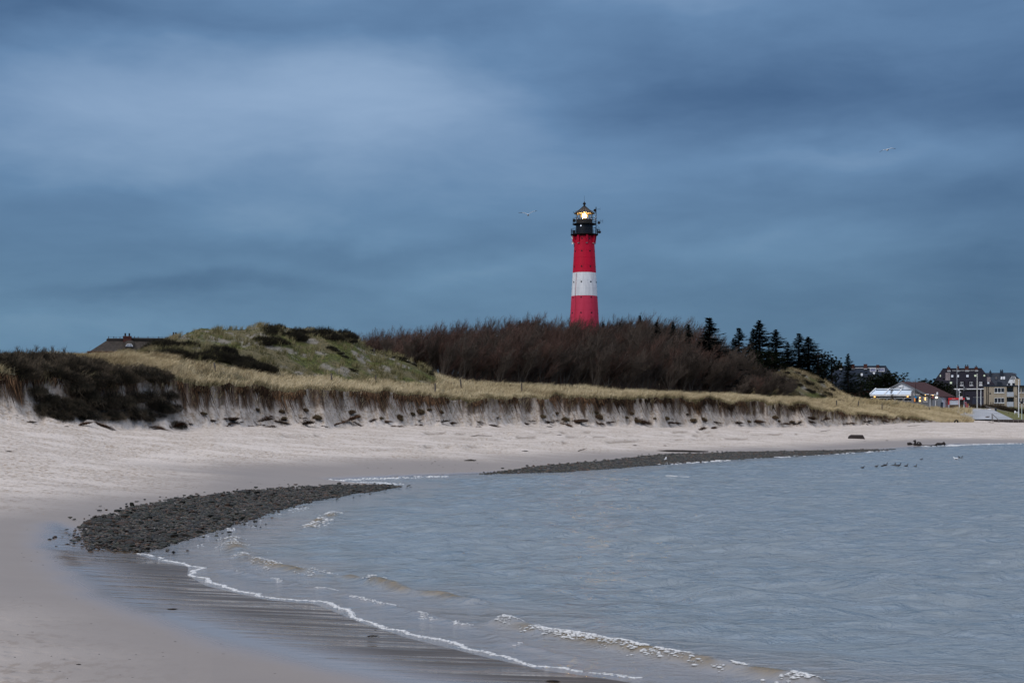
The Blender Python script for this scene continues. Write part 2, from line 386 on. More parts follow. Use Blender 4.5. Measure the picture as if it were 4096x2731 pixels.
BREAKW = [([onz(u, v) for u, v in P_], h, w, k) for P_, h, w, k in BREAK]
def sea_z(x, y, sd, row=None):
    z = np.zeros_like(x)
    deep = sstep(.4, 9.0, -sd)
    group = .72+.5*fbm(x/9, y/6, 2, 101)
    sp = (y*.0052 if row is None else row)
    for kx, ky, ph, l in WV:
        vis = np.clip(l/(2.0*np.maximum(sp, .01))-.6, 0, 1)
        arg = kx*x+ky*y+ph+1.3*fbm(x/6, y/6, 1, 103)
        z = z + vis*.0105*np.minimum(l, 3.4)**.9*(.7925-1.35*np.abs(np.sin(arg/2))**1.3)
    z = z*deep*group
    for Pw, h, w, k in BREAKW:
        near = (np.abs(y-np.mean([p[1] for p in Pw])) < 22)
        if not near.any(): continue
        d = dist_poly(x[near], y[near], Pw)
        am = (.35+1.1*fbm(x[near]/1.1, y[near]/1.1, 2, 107))
        z[near] += h*am*np.exp(-(d/w)**2)
    return z + .015
q = np.linspace(0, 1, 1000)[:, None]
SU = np.unique(np.concatenate([np.linspace(300, 4150, 860), np.linspace(4150, 9000, 120)]))
SY = np.broadcast_to(np.exp(math.log(13.)*(1-q)+math.log(330.)*q), (1000, len(SU))).ravel()
SX = ((np.broadcast_to(SU[None, :], (1000, len(SU)))-CU)/F).ravel()*SY
ssd = shore_sd(SX, SY)
keep = (ssd < 1.0).reshape(1000, -1)
SZ = np.where(ssd < 1.2, sea_z(SX, SY, ssd), 0)
gi = np.arange(SY.size).reshape(1000, -1)
ok = keep[:-1, :-1] & keep[1:, 1:] & keep[:-1, 1:] & keep[1:, :-1]
quads = np.stack([gi[:-1, :-1], gi[:-1, 1:], gi[1:, 1:], gi[1:, :-1]], -1)[ok]
used = np.unique(quads); remap = np.zeros(SY.size, np.int64); remap[used] = np.arange(len(used)); quads = remap[quads]
sm, t = newmat('sea_water')
P = t.pos()
cd = t.m('SQRT', t.m('ADD', 1.0, 0.0))
w1 = t.noise(t.scl(P, .75, 1.0, 1), 1.5, 5, .62, .6); w2 = t.noise(t.scl(P, .5, 1.0, 1), .5, 3, .55, .3)
nrm = t.bump(t.m('ADD', t.m('MULTIPLY', w1, 1.0), t.m('MULTIPLY', w2, .8)), .38, t.mixf(t.attr('shallow'), 1.0, .25))
sc = t.mix(t.noise(P, .06, 2), (.168, .214, .255), (.185, .220, .240))
sc = t.mix(t.attr('shallow'), sc, (.20, .195, .195))
sc = t.mix(t.attr('silt'), sc, (.16, .115, .05))
t.out(sc, t.mixf(t.attr('shallow'), .16, .10), nrm, .5, ior=1.333)
sh = sstep(-6.0, -.2, ssd[used])*np.where(SY[used] < 62, 1, .35)
silt = np.zeros(len(used))
for Pw, h, w, k in BREAKW:
    if k in (1, 2): silt = np.maximum(silt, np.exp(-(dist_poly(SX[used], SY[used], Pw)/(w*.9))**2)*sstep(.3, .6, fbm(SX[used]/.8, SY[used]/.8, 2, 111)))
me = np_mesh('sea', np.stack([SX, SY, SZ], 1)[used], quads, mats=[sm], attrs=dict(shallow=sh, silt=silt))
tag(link('sea', me), 'choppy grey blue sea water lapping the curved beach', 'sea', kind='structure')
# ------------------------------------------------------------------ foam: clusters of bubbles along the wash line and on the small breakers
foam_m = simple('foam_white', (.66, .67, .68), (.50, .52, .54), 14, .6, .01)
FV, FS = [], []
def foam_line(P_, n, w, smin, smax, dens_seed, cover, zoff=0.0, back=0.0):
    Pw = [onz(u, v) for u, v in P_]; seg = [math.dist(a, b) for a, b in zip(Pw[:-1], Pw[1:])]; cum = np.concatenate([[0], np.cumsum(seg)])
    tt = NR.uniform(0, cum[-1], n*3)
    i = np.clip(np.searchsorted(cum, tt)-1, 0, len(seg)-1); f = (tt-cum[i])/np.array(seg)[i]
    A_ = np.array(Pw); p = A_[i]*(1-f[:, None])+A_[i+1]*f[:, None]
    dn = (A_[i+1]-A_[i]); dn = dn/np.linalg.norm(dn, axis=1)[:, None]; nn = np.stack([-dn[:, 1], dn[:, 0]], 1)
    wig = (fbm(tt/.9, tt*0, 3, dens_seed+1)-.5)*.55
    off = wig + NR.normal(0, w, len(tt)) + back
    p = p+nn*off[:, None]
    ok = fbm(tt/.8, off*2, 3, dens_seed) > 1-cover
    p = p[ok][:n]; k = len(p)
    s = NR.uniform(smin, smax, k)*(.5+NR.random_sample(k))
    z = sea_z(p[:, 0].copy(), p[:, 1].copy(), shore_sd(p[:, 0], p[:, 1])); z = np.maximum(z, ground(p[:, 0], p[:, 1]))+zoff
    FV.append(np.concatenate([p, z[:, None]], 1)); FS.append(s)
foam_line([(568,2213),(680,2248),(790,2266),(785,2298),(860,2342),(1100,2396),(1300,2412),(1500,2490),(1700,2552),(2000,2622),(2230,2672),(2400,2692),(2560,2715)], 3000, .035, .010, .026, 5, .74)
foam_line(BREAK[0][0], 1500, .16, .010, .030, 9, .54, .01)
foam_line(BREAK[2][0], 420, .28, .010, .028, 13, .45, .01)
foam_line(BREAK[3][0], 170, .2, .02, .05, 15, .5, .01)
foam_line(BREAK[1][0][1:4], 40, .1, .02, .04, 17, .4, .03)
foam_line(BREAK[4][0], 350, .05, .010, .020, 19, .42, .0)
foam_line([(1320,1925),(1480,1916),(1600,1912),(1760,1905)], 260, .5, .03, .08, 23, .6)
foam_line([(1400,1930),(1500,1930),(1590,1938)], 160, .3, .03, .06, 25, .7)
foam_line([(2560,1862),(2664,1856),(2800,1848),(2900,1841)], 200, .5, .05, .12, 27, .5)
foam_line([(3000,1834),(3260,1821),(3550,1801)], 160, .5, .05, .12, 29, .4)
foam_line([(3700,1786),(3900,1778),(4096,1774)], 300, .7, .06, .15, 31, .55)
foam_line([(2690,1915),(2740,1912)], 50, .25, .04, .09, 33, .9)
foam_line([(700,2200),(850,2150),(1010,2088),(1200,2030)], 160, .3, .015, .035, 35, .35)
FV = np.concatenate(FV); FS = np.concatenate(FS)
iv, it = ICO0
ns = NR.uniform(.7, 1.3, (len(FV), 1, 3))
V = (iv[None]*ns*np.array([1.5, 1.1, .42])[None, None]*FS[:, None, None]+FV[:, None, :]).reshape(-1, 3)
T = (it[None]+(np.arange(len(FV))*len(iv))[:, None, None]).reshape(-1, 3)
me = np_mesh('sea_foam', V, tris=T, mats=[foam_m])
tag(link('sea_foam', me), 'white foam edging the wash and small breaking waves', 'foam', kind='stuff')
# ================================================================== lighthouse
M_RED = simple('paint_red', (.50, .008, .036), (.42, .007, .030), .9, .55, .0, .12, stretch=(1.5, 1.5, .2))
M_FADED = simple('paint_faded_red', (.52, .042, .088), (.45, .032, .068), .9, .65, .0, .12, stretch=(1.5, 1.5, .2))
M_WHITE = simple('paint_white', (.72, .74, .77), (.56, .58, .61), 1.1, .6, .0, .2, stretch=(1.6, 1.6, .22))
M_DARK = simple('paint_dark_blue', (.009, .014, .026), (.006, .010, .017), 1.2, .5, .0, .22)
M_BLACK = simple('steel_black', (.009, .010, .012), (.014, .014, .016), 3, .6, .0, .15)
M_COPPER = simple('lantern_roof_metal', (.085, .07, .062), (.05, .043, .04), 1.4, .7, .0, .2)
M_STEEL = simple('galvanised_steel', (.42, .44, .46), (.30, .32, .34), 4, .4, .0, .5, .6)
M_HOLE = simple('dark_glass', (.008, .009, .012), (.012, .013, .016), 5, .12, .0, .5)
def glassmat(name, tint=(.8, .88, .95), fac=.75):
    m, t = newmat(name)
    tr = t.n('ShaderNodeBsdfTransparent'); t.set(tr.inputs[0], tint)
    gl = t.n('ShaderNodeBsdfGlossy'); gl.inputs['Roughness'].default_value = .05; t.set(gl.inputs[0], (.8, .85, .9))
    mx = t.n('ShaderNodeMixShader'); mx.inputs[0].default_value = 1-fac
    t.t.links.new(tr.outputs[0], mx.inputs[1]); t.t.links.new(gl.outputs[0], mx.inputs[2])
    o = t.n('ShaderNodeOutputMaterial'); t.t.links.new(mx.outputs[0], o.inputs[0]); return m
M_GLASS = glassmat('lantern_glass', (.97, .98, 1.0), .975)
M_LAMP = emis('lamp_glow', (1.0, .62, .20), 900)
S = F/313.0
LZ = g1(LHX, LHY)-.5
def lv(v): return zpx(v, 313.0)-LZ          # row -> height above the foot
def lr(px): return px/S
lh = empty('lighthouse', (LHX, LHY, LZ), math.atan2(-LHX, LHY), 'tall round red and white banded lighthouse with lit lamp above the bare thicket', 'lighthouse')
rad = lambda v: 2.12+(v-943)/(1274-943)*1.02 if v < 1300 else 2.12+(1300-943)/331*1.02+(v-1300)*.0034
def band(name, v0, v1, m, label=None):
    n = max(2, int((v1-v0)/14)); mb = MB()
    prof = []
    for i in range(n+1):
        v = v1+(v0-v1)*i/n; prof.append((rad(v), lv(v)))
        if 0 < i < n and i % 2 == 0: prof += [(rad(v)+.018, lv(v)+.01), (rad(v)+.018, lv(v)+.05), (rad(v), lv(v)+.06)]   # plate joints
    mb.lathe(prof, 48, cap=False)
    return mb.build(name, m, lh, smooth=True, label=label)
vfoot = VH-F*(LZ-HC)/313.0
band('tower_band', 943, 1092, M_RED, 'deep red upper band of the tower')
band('tower_band', 1092.3, 1185, M_WHITE, 'white middle band of the tower')
band('tower_band', 1185.3, vfoot, M_FADED, 'faded red lower band of the tower')
mb = MB(); a = math.radians(-42)      # downpipe beside the portholes, full height
mb.tube([((rad(v)+.05)*math.sin(a), -(rad(v)+.05)*math.cos(a), lv(v)) for v in range(1095, 1400, 20)], .045, 6)
mb.build('cable_duct', simple('duct_paint', (.34, .05, .08), None, 2), lh)
for v in (958, 1007.5, 1069, 1130.5, 1192, 1253.5, 1315):
    for deg in (-59, -14, 31, 76, 121, -104):
        a = math.radians(deg); r = rad(v); d = Vector((math.sin(a), -math.cos(a), 0)); c0 = d*(r-.02)+Vector((0, 0, lv(v)))
        mb = MB(); R0 = .19
        mb.tube([c0-d*.25, c0+d*.035], R0-.045, 14, 1)
        ring = []
        mb.tube([c0-d*.02, c0+d*.05], R0, 14, 0, cap=False); mb.tube([c0-d*.02, c0+d*.05], R0-.04, 14, 0, cap=False)
        mb.build('porthole', [M_BLACK, M_HOLE], lh, smooth=True)
for deg in (-77, -32, 13, 58, 103):
    a = math.radians(deg); r = rad(955); d = Vector((math.sin(a), -math.cos(a), 0)); s_ = Vector((d.y, -d.x, 0))*.2
    b = d*(r-.05); o_ = d*(r+.33); o2 = d*(r+.55)
    z0, z1 = lv(974), lv(943.5)
    mb = MB().hexa([b-s_+Vector((0,0,z0)), b+s_+Vector((0,0,z0)), o_+s_+Vector((0,0,z0)), o_-s_+Vector((0,0,z0))], [b-s_+Vector((0,0,z1)), b+s_+Vector((0,0,z1)), o2+s_+Vector((0,0,z1)), o2-s_+Vector((0,0,z1))])
    mb.build('gallery_bracket', M_RED, lh)
    mb = MB(); e = d*.03
    mb.hexa([b-s_*1.1+Vector((0,0,z0-.13)), b+s_*1.1+Vector((0,0,z0-.13)), o_+s_*1.1+Vector((0,0,z0-.13)), o_-s_*1.1+Vector((0,0,z0-.13))], [b-s_*1.1+Vector((0,0,z0-.01)), b+s_*1.1+Vector((0,0,z0-.01)), o_+s_*1.1+e+Vector((0,0,z0-.01)), o_-s_*1.1+e+Vector((0,0,z0-.01))])
    mb.build('bracket_foot', M_STEEL, lh)
def gallery(v_floor, r_out, h, name):
    mb = MB(); z = lv(v_floor)
    mb.lathe([(1.5, z-.02), (r_out-.5, z-.02), (r_out, z+.10), (r_out, z+.24), (1.5, z+.24)], 40, cap=False)
    g = mb.build(name, M_BLACK, lh, smooth=True)
    rl = MB(); n = 26; rr = r_out-.06
    for zz, w in ((z+h, .04), (z+h*.68, .025), (z+h*.36, .025)):
        rl.tube([(rr*math.sin(2*PI*k/40), -rr*math.cos(2*PI*k/40), zz) for k in range(41)], w, 5, cap=False)
    for k in range(n):
        a = 2*PI*k/n; rl.tube([(rr*math.sin(a), -rr*math.cos(a), z+.2), (rr*math.sin(a), -rr*math.cos(a), z+h)], .032, 4)
    rl.build('railing', M_BLACK, g)
    return g
# corbel from tower to lower gallery, then gallery, service room, upper gallery, lantern
MB().lathe([(2.125, lv(946)), (2.2, lv(944.5)), (2.7, lv(942.8)), (2.9, lv(942.6))], 48, cap=False).build('corbel', M_BLACK, lh, smooth=True)
gallery(942.5, 3.03, 1.38, 'gallery')
MB().lathe([(1.87, lv(939)), (1.87, lv(921)), (1.9, lv(920.5)), (1.9, lv(919)), (1.87, lv(918.5)), (1.87, lv(900))], 40, cap=False).build('service_room', M_DARK, lh, smooth=True)
gallery(900.5, 2.6, 1.36, 'gallery')
MB().lathe([(1.79, lv(897)), (1.79, lv(882)), (1.9, lv(881)), (1.9, lv(879.4)), (1.2, lv(879.4))], 40).build('lantern_base', simple('lantern_base_metal', (.045, .038, .033), (.028, .024, .022), 1.5, .5), lh, smooth=True)
lan = MB().lathe([(1.76, lv(879.2)), (1.76, lv(854.5))], 24, cap=False).build('lantern_glass', M_GLASS, lh, smooth=True)
mu = MB(); n = 12
for k in range(n):
    for dk in (-1, 1):
        a0 = 2*PI*(k+.5)/n; a1 = a0+dk*2*PI/n*.95
        mu.tube([(1.8*math.sin(a0), -1.8*math.cos(a0), lv(879.2)), (1.84*math.sin((a0+a1)/2), -1.84*math.cos((a0+a1)/2), lv(867)), (1.8*math.sin(a1), -1.8*math.cos(a1), lv(854.6))], .045, 4)
mu.build('glazing_bar', M_BLACK, lan)
lp = MB(); lp.lathe([(.02, lv(871.5)), (.22, lv(870)), (.36, lv(867)), (.40, lv(864.5)), (.36, lv(862)), (.22, lv(859)), (.02, lv(857.5))], 20, cap=False)
lamp = lp.build('lamp', M_LAMP, lh, smooth=True)
m_, t_ = newmat('lamp_glow_fringe'); a_ = t_.n('ShaderNodeBsdfTransparent'); b_ = t_.n('ShaderNodeEmission'); t_.set(b_.inputs[0], (1.0, .60, .14)); b_.inputs[1].default_value = 1.7
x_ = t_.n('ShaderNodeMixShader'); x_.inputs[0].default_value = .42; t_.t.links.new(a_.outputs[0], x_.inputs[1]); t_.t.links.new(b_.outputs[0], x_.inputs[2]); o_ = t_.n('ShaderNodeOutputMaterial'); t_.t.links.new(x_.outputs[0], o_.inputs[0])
MB().lathe([(.3, lv(874.6)), (.62, lv(872)), (.78, lv(867.5)), (.82, lv(864.5)), (.78, lv(861.5)), (.62, lv(857.5)), (.3, lv(855.6))], 24, cap=False).build('lens', m_, lh, smooth=True)  # lens-shaped emissive shell, added to put a yellow glow fringe around the lamp
MB().lathe([(.35, lv(879.4)), (.30, lv(876)), (.34, lv(875.6)), (.02, lv(875.55))], 14, cap=False).build('lamp_pedestal', M_BLACK, lh, smooth=True)
MB().lathe([(2.2, lv(853.2)), (2.3, lv(855)), (2.12, lv(855.6)), (1.7, lv(854.2))], 32, cap=False).build('eave_ring', M_BLACK, lh, smooth=True)
rf = MB().lathe([(2.22, lv(853.4)), (1.1, lv(839)), (.22, lv(825))], 16, cap=False).build('lantern_roof', M_COPPER, lh)
rb = MB()
for k in range(16):
    a = 2*PI*k/16; rb.tube([(r*math.sin(a), -r*math.cos(a), lv(v)+.03) for r, v in ((2.22, 853.4), (1.1, 839), (.22, 825))], .04, 4)
rb.build('roof_rib', M_BLACK, rf)
MB().lathe([(.24, lv(825.3)), (.2, lv(821)), (.17, lv(819.5)), (.3, lv(817.5)), (.36, lv(814.8)), (.28, lv(811.8)), (.12, lv(810)), (.08, lv(807)), (.02, lv(806))], 16).build('finial', M_BLACK, lh, smooth=True)
MB().tube([(0, 0, lv(807)), (0, 0, lv(783))], .022, 5).build('lightning_rod', M_BLACK, lh)
# mast with dishes and aerials on the right of the galleries
mx = 46.5/S; ant = MB(); my = -.4
ant.tube([(mx, my, lv(938)), (mx, my, lv(829.5))], .085, 8)
for v, u2 in ((912, 40), (899, 40), (888, 40)): ant.tube([(mx, my, lv(v)), (u2/S, my, lv(v))], .05, 5)
mast = ant.build('antenna_mast', M_BLACK, lh, smooth=True)
def dish(px, v, r, parent, m=M_BLACK, yaw=0, name='dish'):
    mb = MB(); c = Vector((px/S, -.55, lv(v)))
    d = Vector((math.sin(yaw), -math.cos(yaw), 0))
    pts = [c-d*.32, c-d*.18, c+d*.02, c+d*.06, c+d*.03]
    mb.tube(pts, [r*.25, r*.75, r, r*.98, r*.3], 16); return mb.build(name, m, parent, smooth=True)
dish(42.5, 843.5, .33, mast); dish(58, 893, .32, mast); dish(60.3, 930, .33, mast); dish(-40.5, 883.5, .36, lh)
for v, x0, x1, els in ((838.5, 47, 63, ((55.5, 2), (62.8, 6.5))), (886, 47, 74, ((64.5, 7), (71, 8), (74, 8))), (914, 52, 62, ((56, 2), (60, 2)))):
    yg = MB().tube([(x0/S, -.4, lv(v)), (x1/S, -.4, lv(v))], .03, 4)
    for ex, hh in els: yg.tube([(ex/S, -.4, lv(v-hh)), (ex/S, -.4, lv(v+hh))], .022, 4)
    yg.build('yagi_aerial', M_BLACK, mast)
MB().tube([(50/S, -.4, lv(903)), (54/S, -.4, lv(905)), (57/S, -.4, lv(910))], .03, 4).build('camera_arm', M_BLACK, mast)
for a_ in ((-52/S, -49/S, -.9, -.4, lv(938), lv(921)), (-47/S, -36.5/S, -.9, -.35, lv(935), lv(923)), (50/S, 55/S, -.7, -.1, lv(936), lv(921.01)), (52/S, 63/S, -.6, -.2, lv(921), lv(919))): MB().box(*a_).build('equipment_box', M_DARK, lh)
for v, rr in ((950.5, .36), (971.5, .33)): dish(-46, v, rr, lh, M_STEEL, -.3, 'floodlight')
MB().box(-48/S, -43/S, -.75, -.3, lv(967), lv(956)).build('equipment_box', M_RED, lh)
MB().tube([(-42/S, -.5, lv(950)), (-41/S, -.5, lv(990))], .05, 6).build('floodlight_arm', M_BLACK, lh)
MB().box(-14/S-.12, -14/S+.12, -1.95, -1.7, lv(909), lv(905)).build('wall_lamp', emis('pale_lamp', (.75, .82, 1), 1.2), lh)
rr = MB()
for k in range(14):
    a = -PI*.45-k*PI*1.1/13 if False else 2*PI*k/14
    rr.tube([(2.25*math.sin(a), -2.25*math.cos(a), lv(854)), (2.5*math.sin(a), -2.5*math.cos(a), lv(848.5))], .025, 4)
rr.tube([(2.5*math.sin(2*PI*k/28), -2.5*math.cos(2*PI*k/28), lv(848.5)) for k in range(29)], .022, 4, cap=False)
rr.build('eave_rail', M_BLACK, lh)
# ================================================================== houses
M_BRICK = simple('brick_dark_red', (.085, .028, .022), (.05, .02, .018), 9, .85, .02)
M_SLATE = simple('slate_blue_grey', (.026, .036, .056), (.018, .025, .040), 3.5, .85, .02, .12, stretch=(.6, .6, 3))
M_TILE = simple('tile_brown_violet', (.022, .021, .031), (.013, .013, .020), 3.5, .85, .02, .10, stretch=(.6, .6, 3))
M_GTILE = simple('tile_dark_grey', (.040, .048, .066), (.022, .027, .037), 3.2, .8, .03, .15, stretch=(.25, .25, 4))
M_WWALL = simple('render_white', (.70, .74, .80), (.60, .64, .70), 1.5, .7, .0, .2)
M_GWALL = simple('board_grey', (.16, .17, .19), (.12, .13, .15), 2.5, .7, .01, .2, stretch=(1, 1, 6))
M_BEIGE = simple('render_beige', (.35, .305, .245), (.30, .26, .205), 1.2, .85, .01, .1)
M_PANE = simple('window_pane', (.010, .012, .018), (.02, .022, .03), .8, .08, .0, .5)
M_SKY = simple('skylight_pane', (.42, .46, .52), (.35, .39, .45), 1, .06, .0, .6, .5)
M_GREENSKY = simple('skylight_pane_green', (.42, .50, .36), (.36, .43, .32), 1, .1, .0, .6, .3)
M_SOLAR = simple('solar_glass', (.05, .07, .16), (.04, .055, .13), 1, .12, .0, .6)
M_THATCH = simple('thatch_grey', (.058, .050, .044), (.034, .030, .027), 2.2, .95, .08, .1, stretch=(1, 1, .35))
M_RIDGE = simple('thatch_ridge', (.036, .034, .034), (.022, .021, .021), 4, .95, .05, .1)
M_ROOFRED = simple('roof_sheet_red_brown', (.060, .030, .031), (.043, .022, .023), 2, .85, .01, .1)
M_WARM = emis('warm_lamp', (1.0, .55, .16), 4.0)
M_WARMDIM = emis('warm_window', (1.0, .35, .08), .55)
M_COOLWHITE = emis('white_lamp', (1.0, .85, .62), 5.0)
class Frame:
    """a building's own frame, facing the viewer: u,v (photo) -> local x,z on its front"""
    def __init__(s, u0, d, zb, yaw=0.0):
        s.u0, s.d, s.zb = u0, d, zb; x = xpx(u0, d); s.th = math.atan2(x, d); s.loc = (x, d, zb); s.rz = -s.th+yaw; s.c = math.cos(s.th)
    def x(s, u): return (u-s.u0)*s.d/F/1.0*s.c
    def z(s, v): return zpx(v, s.d)-s.zb
    def make(s, name, label, cat, group=None): return empty(name, s.loc, s.rz, label, cat, group)
def window(fr, parent, u0, u1, v0, v1, y, n=2, m=None, frame_m=None, sill=True, pane=None, name='window'):
    x0, x1, z0, z1 = fr.x(u0), fr.x(u1), fr.z(v1), fr.z(v0); w = .09
    mb = MB(); mb.box(x0, x1, y-.05, y+.05, z0, z0+w); mb.box(x0, x1, y-.05, y+.05, z1-w, z1)
    for i in range(n+1):
        xc = x0+(x1-x0)*i/n; a = max(x0, xc-w*.6); b = min(x1, xc+w*.6); mb.box(a, b, y-.045, y+.045, z0+w, z1-w)
    if sill: mb.box(x0-.1, x1+.1, y-.16, y+.02, z0-.14, z0-.003)
    f = mb.build(name, frame_m or M_WHITE, parent)
    MB().box(x0+w*.5, x1-w*.5, y-.02, y+.02, z0+w*.5, z1-w*.5).build('pane', pane or M_PANE, f)
    return f
def chimney(parent, x0, x1, y0, y1, z0, z1, m=M_BRICK, pots=0):
    mb = MB(); mb.box(x0, x1, y0, y1, z0, z1-.28); mb.box(x0-.06, x1+.06, y0-.06, y1+.06, z1-.277, z1)
    c = mb.build('chimney', m, parent)
    if pots:
        for k in range(pots):
            xc = x0+(x1-x0)*(k+.5)/pots; MB().tube([(xc, (y0+y1)/2, z1-.02), (xc, (y0+y1)/2, z1+.5)], .13, 8).build('chimney_pot', M_BLACK, c)
    return c
def hip_roof(ex0, ex1, ez, rx0, rx1, rz, depth, th=.18):
    """hipped roof: eaves at ez from y=0 to depth, ridge at rz in the middle"""
    ym = depth/2; mb = MB()
    vs = [(ex0,0,ez),(ex1,0,ez),(ex1,depth,ez),(ex0,depth,ez),(rx0,ym,rz),(rx1,ym,rz),(ex0,0,ez-th),(ex1,0,ez-th),(ex1,depth,ez-th),(ex0,depth,ez-th)]
    mb.add(vs, [(0,1,5,4),(1,2,5),(2,3,4,5),(3,0,4),(0,6,7,1),(1,7,8,2),(2,8,9,3),(3,9,6,0),(6,9,8,7)]); return mb
def on_slope(x0, x1, z0, z1, ez, rz, ym, lift=.06, th=.1):
    """flat box lying on the front roof slope"""
    f = lambda z: (z-ez)/(rz-ez)*ym
    n = Vector((0, -(rz-ez), ym)).normalized()
    P_ = [Vector((x0,f(z0),z0)),Vector((x1,f(z0),z0)),Vector((x1,f(z1),z1)),Vector((x0,f(z1),z1))]
    return [p-n*.05 for p in P_], [p+n*(lift+th) for p in P_], n
def slope_panel(fr, roof, u0, u1, v0, v1, ez, rz, ym, m, name, slant=0.0, frame=True, fm=None):
    x0, x1, z0, z1 = fr.x(u0), fr.x(u1), fr.z(v1), fr.z(v0)
    a, b, n = on_slope(x0, x1, z0, z1, ez, rz, ym)
    o = MB().hexa(a, b).build(name, fm or M_WHITE, roof)
    a2, b2, n = on_slope(x0+.1, x1-.1, z0+.1, z1-.1, ez, rz, ym, lift=.075)
    MB().hexa(a2, b2).build('pane', m, o); return o
# ---- thatched house behind the dune
fr = Frame(550, 232, 7.6)
hs = fr.make('thatched_house', 'low thatched house with brick chimneys and rods on its ridge behind the left dune', 'house')
ez, rz = fr.z(1420), fr.z(1357)
MB().box(fr.x(350), fr.x(880), .6, 8.0, 0, ez+.6).build('wall', M_BRICK, hs)
roof = hip_roof(fr.x(340), fr.x(900), ez, fr.x(427), fr.x(800), rz, 8.6, .35).build('roof', M_THATCH, hs)
mb = MB(); ym = 4.3
pts = [(fr.x(u), ym, rz+.08+(.10 if u > 505 else 0)) for u in (424, 430, 480, 500, 512, 560, 640, 720, 800)]
mb.tube(pts, [(.10), .26, .27, .27, .3, .3, .29, .3, .28], 8); mb.build('ridge_cap', M_RIDGE, roof, smooth=True)
# rounded thatch bulge carrying the eyebrow window
eb = MB(); n = 10; xc = fr.x(517)
for i in range(n+1):
    a = PI*i/n; 
prof = [(math.cos(PI*i/n)*.68, math.sin(PI*i/n)*.62) for i in range(n+1)]
zc = fr.z(1386)
yf = (zc-ez)/(rz-ez)*4.3-.55
vs = [(xc-x*1.0, yf, zc+z) for x, z in prof]+[(xc-x*1.5, yf+2.2, zc+z*1.25+.5) for x, z in prof]
eb.add(vs, [(i, i+1, n+2+i, n+1+i) for i in range(n)]+[tuple(range(n, -1, -1))]); dm = eb.build('eyebrow_dormer', M_THATCH, roof)
pv = [(xc-x*.78, yf-.03, zc+.06+z*.72) for x, z in prof]; MB().add(pv+[(x, y+.02, z) for x, y, z in pv], [tuple(range(n, -1, -1)), tuple(range(n+1, 2*n+2))]).build('pane', simple('pale_pane', (.30, .33, .38), (.25, .28, .33), 2, .15), dm)
fb = MB(); fb.tube([(xc-x*.8, yf-.05, zc+.05+z*.76) for x, z in prof], .045, 5); fb.box(xc-.03, xc+.03, yf-.08, yf-.03, zc+.05, zc+.47)
fb.build('window_frame', M_WHITE, dm)
c = chimney(hs, fr.x(492), fr.x(525), 3.7, 4.9, rz-.8, fr.z(1339.5), M_BRICK, 2)
chimney(hs, fr.x(693), fr.x(712), 3.7, 4.9, rz-.8, fr.z(1333), M_BRICK, 2)
for u, v in ((433,1341),(454,1341),(463,1344),(479,1342),(538,1339),(553,1340),(593,1339),(614,1345),(637,1339),(672,1340)):
    MB().tube([(fr.x(u), ym, rz), (fr.x(u), ym, fr.z(v))], [.07, .05], 5).build('ridge_rod', M_BRICK if u != 454 else M_BLACK, hs)
MB().tube([(fr.x(433), ym, fr.z(1343)), (fr.x(480), ym, fr.z(1344)), (fr.x(538), ym, fr.z(1341)), (fr.x(637), ym, fr.z(1341)), (fr.x(700), ym, fr.z(1340))], .018, 4).build('ridge_wire', M_BLACK, hs)
# ---- dark slate house behind the pines
fr = Frame(3440, 430, 6.4)
hs = fr.make('slate_house', 'long house with dark blue slate roof and solar panels behind the pines', 'house')
ez, rz = fr.z(1560), fr.z(1462); dp = 9.0; ym = dp/2
MB().box(fr.x(3320), fr.x(3600), .4, dp-.4, 0, ez+.3).build('wall', M_BRICK, hs)
roof = hip_roof(fr.x(3290), fr.x(3615), ez, fr.x(3333), fr.x(3544), rz, dp).build('roof', M_SLATE, hs)
MB().box(fr.x(3333)-.1, fr.x(3544)+.1, ym-.14, ym+.14, rz-.1, rz+.07).build('ridge_cap', M_SLATE, roof)
a, b, n = on_slope(fr.x(3405), fr.x(3520), fr.z(1472.5), fr.z(1471), ez, rz, ym, .12); MB().hexa(a, b).build('roof_gutter', M_STEEL, roof)
for u0, u1, v in ((3356,3368,1455),(3405,3418,1455),(3455,3469,1454.5),(3506,3517,1458)):
    c = chimney(hs, fr.x(u0), fr.x(u1), ym-1.1, ym-.2, rz-1.1, fr.z(v), M_BRICK)
    MB().box(fr.x(u0)+.02, fr.x(u1)-.02, ym-1.22, ym-1.1, rz-1.12, rz-.72).build('flashing', M_STEEL, c)
for u0, u1 in ((3480, 3505), (3514, 3538)): slope_panel(fr, roof, u0, u1, 1473, 1486, ez, rz, ym, M_SOLAR, 'solar_panel')
slope_panel(fr, roof, 3443, 3451, 1493, 1503, ez, rz, ym, M_SKY, 'skylight'); slope_panel(fr, roof, 3492, 3500, 1489, 1499, ez, rz, ym, M_SKY, 'skylight')
# ---- big brown tiled guest house
fr = Frame(3850, 430, 6.3)
hs = fr.make('guest_house', 'big house with steep brown tiled hip roof, skylights and white dormers', 'house')
ez, rz = fr.z(1553), fr.z(1471.5); dp = 9.6; ym = dp/2
roof = hip_roof(fr.x(3714), fr.x(3990), ez, fr.x(3770), fr.x(3927), rz, dp).build('roof', M_TILE, hs)
MB().box(fr.x(3725), fr.x(3978), .5, dp-.5, 0, ez-.3).build('wall', simple('slate_cladding', (.020, .019, .027), (.013, .013, .019), 2, .6), hs)
MB().box(fr.x(3812), fr.x(3978), -.12, .1, fr.z(1557.5), fr.z(1553.6)).build('eave_board', M_WHITE, hs)
MB().box(fr.x(3770)-.1, fr.x(3927)+.1, ym-.14, ym+.14, rz-.1, rz+.08).build('ridge_cap', M_TILE, roof)
a, b, n = on_slope(fr.x(3808), fr.x(3906), fr.z(1482.6), fr.z(1481.3), ez, rz, ym, .12); MB().hexa(a, b).build('roof_gutter', M_STEEL, roof)
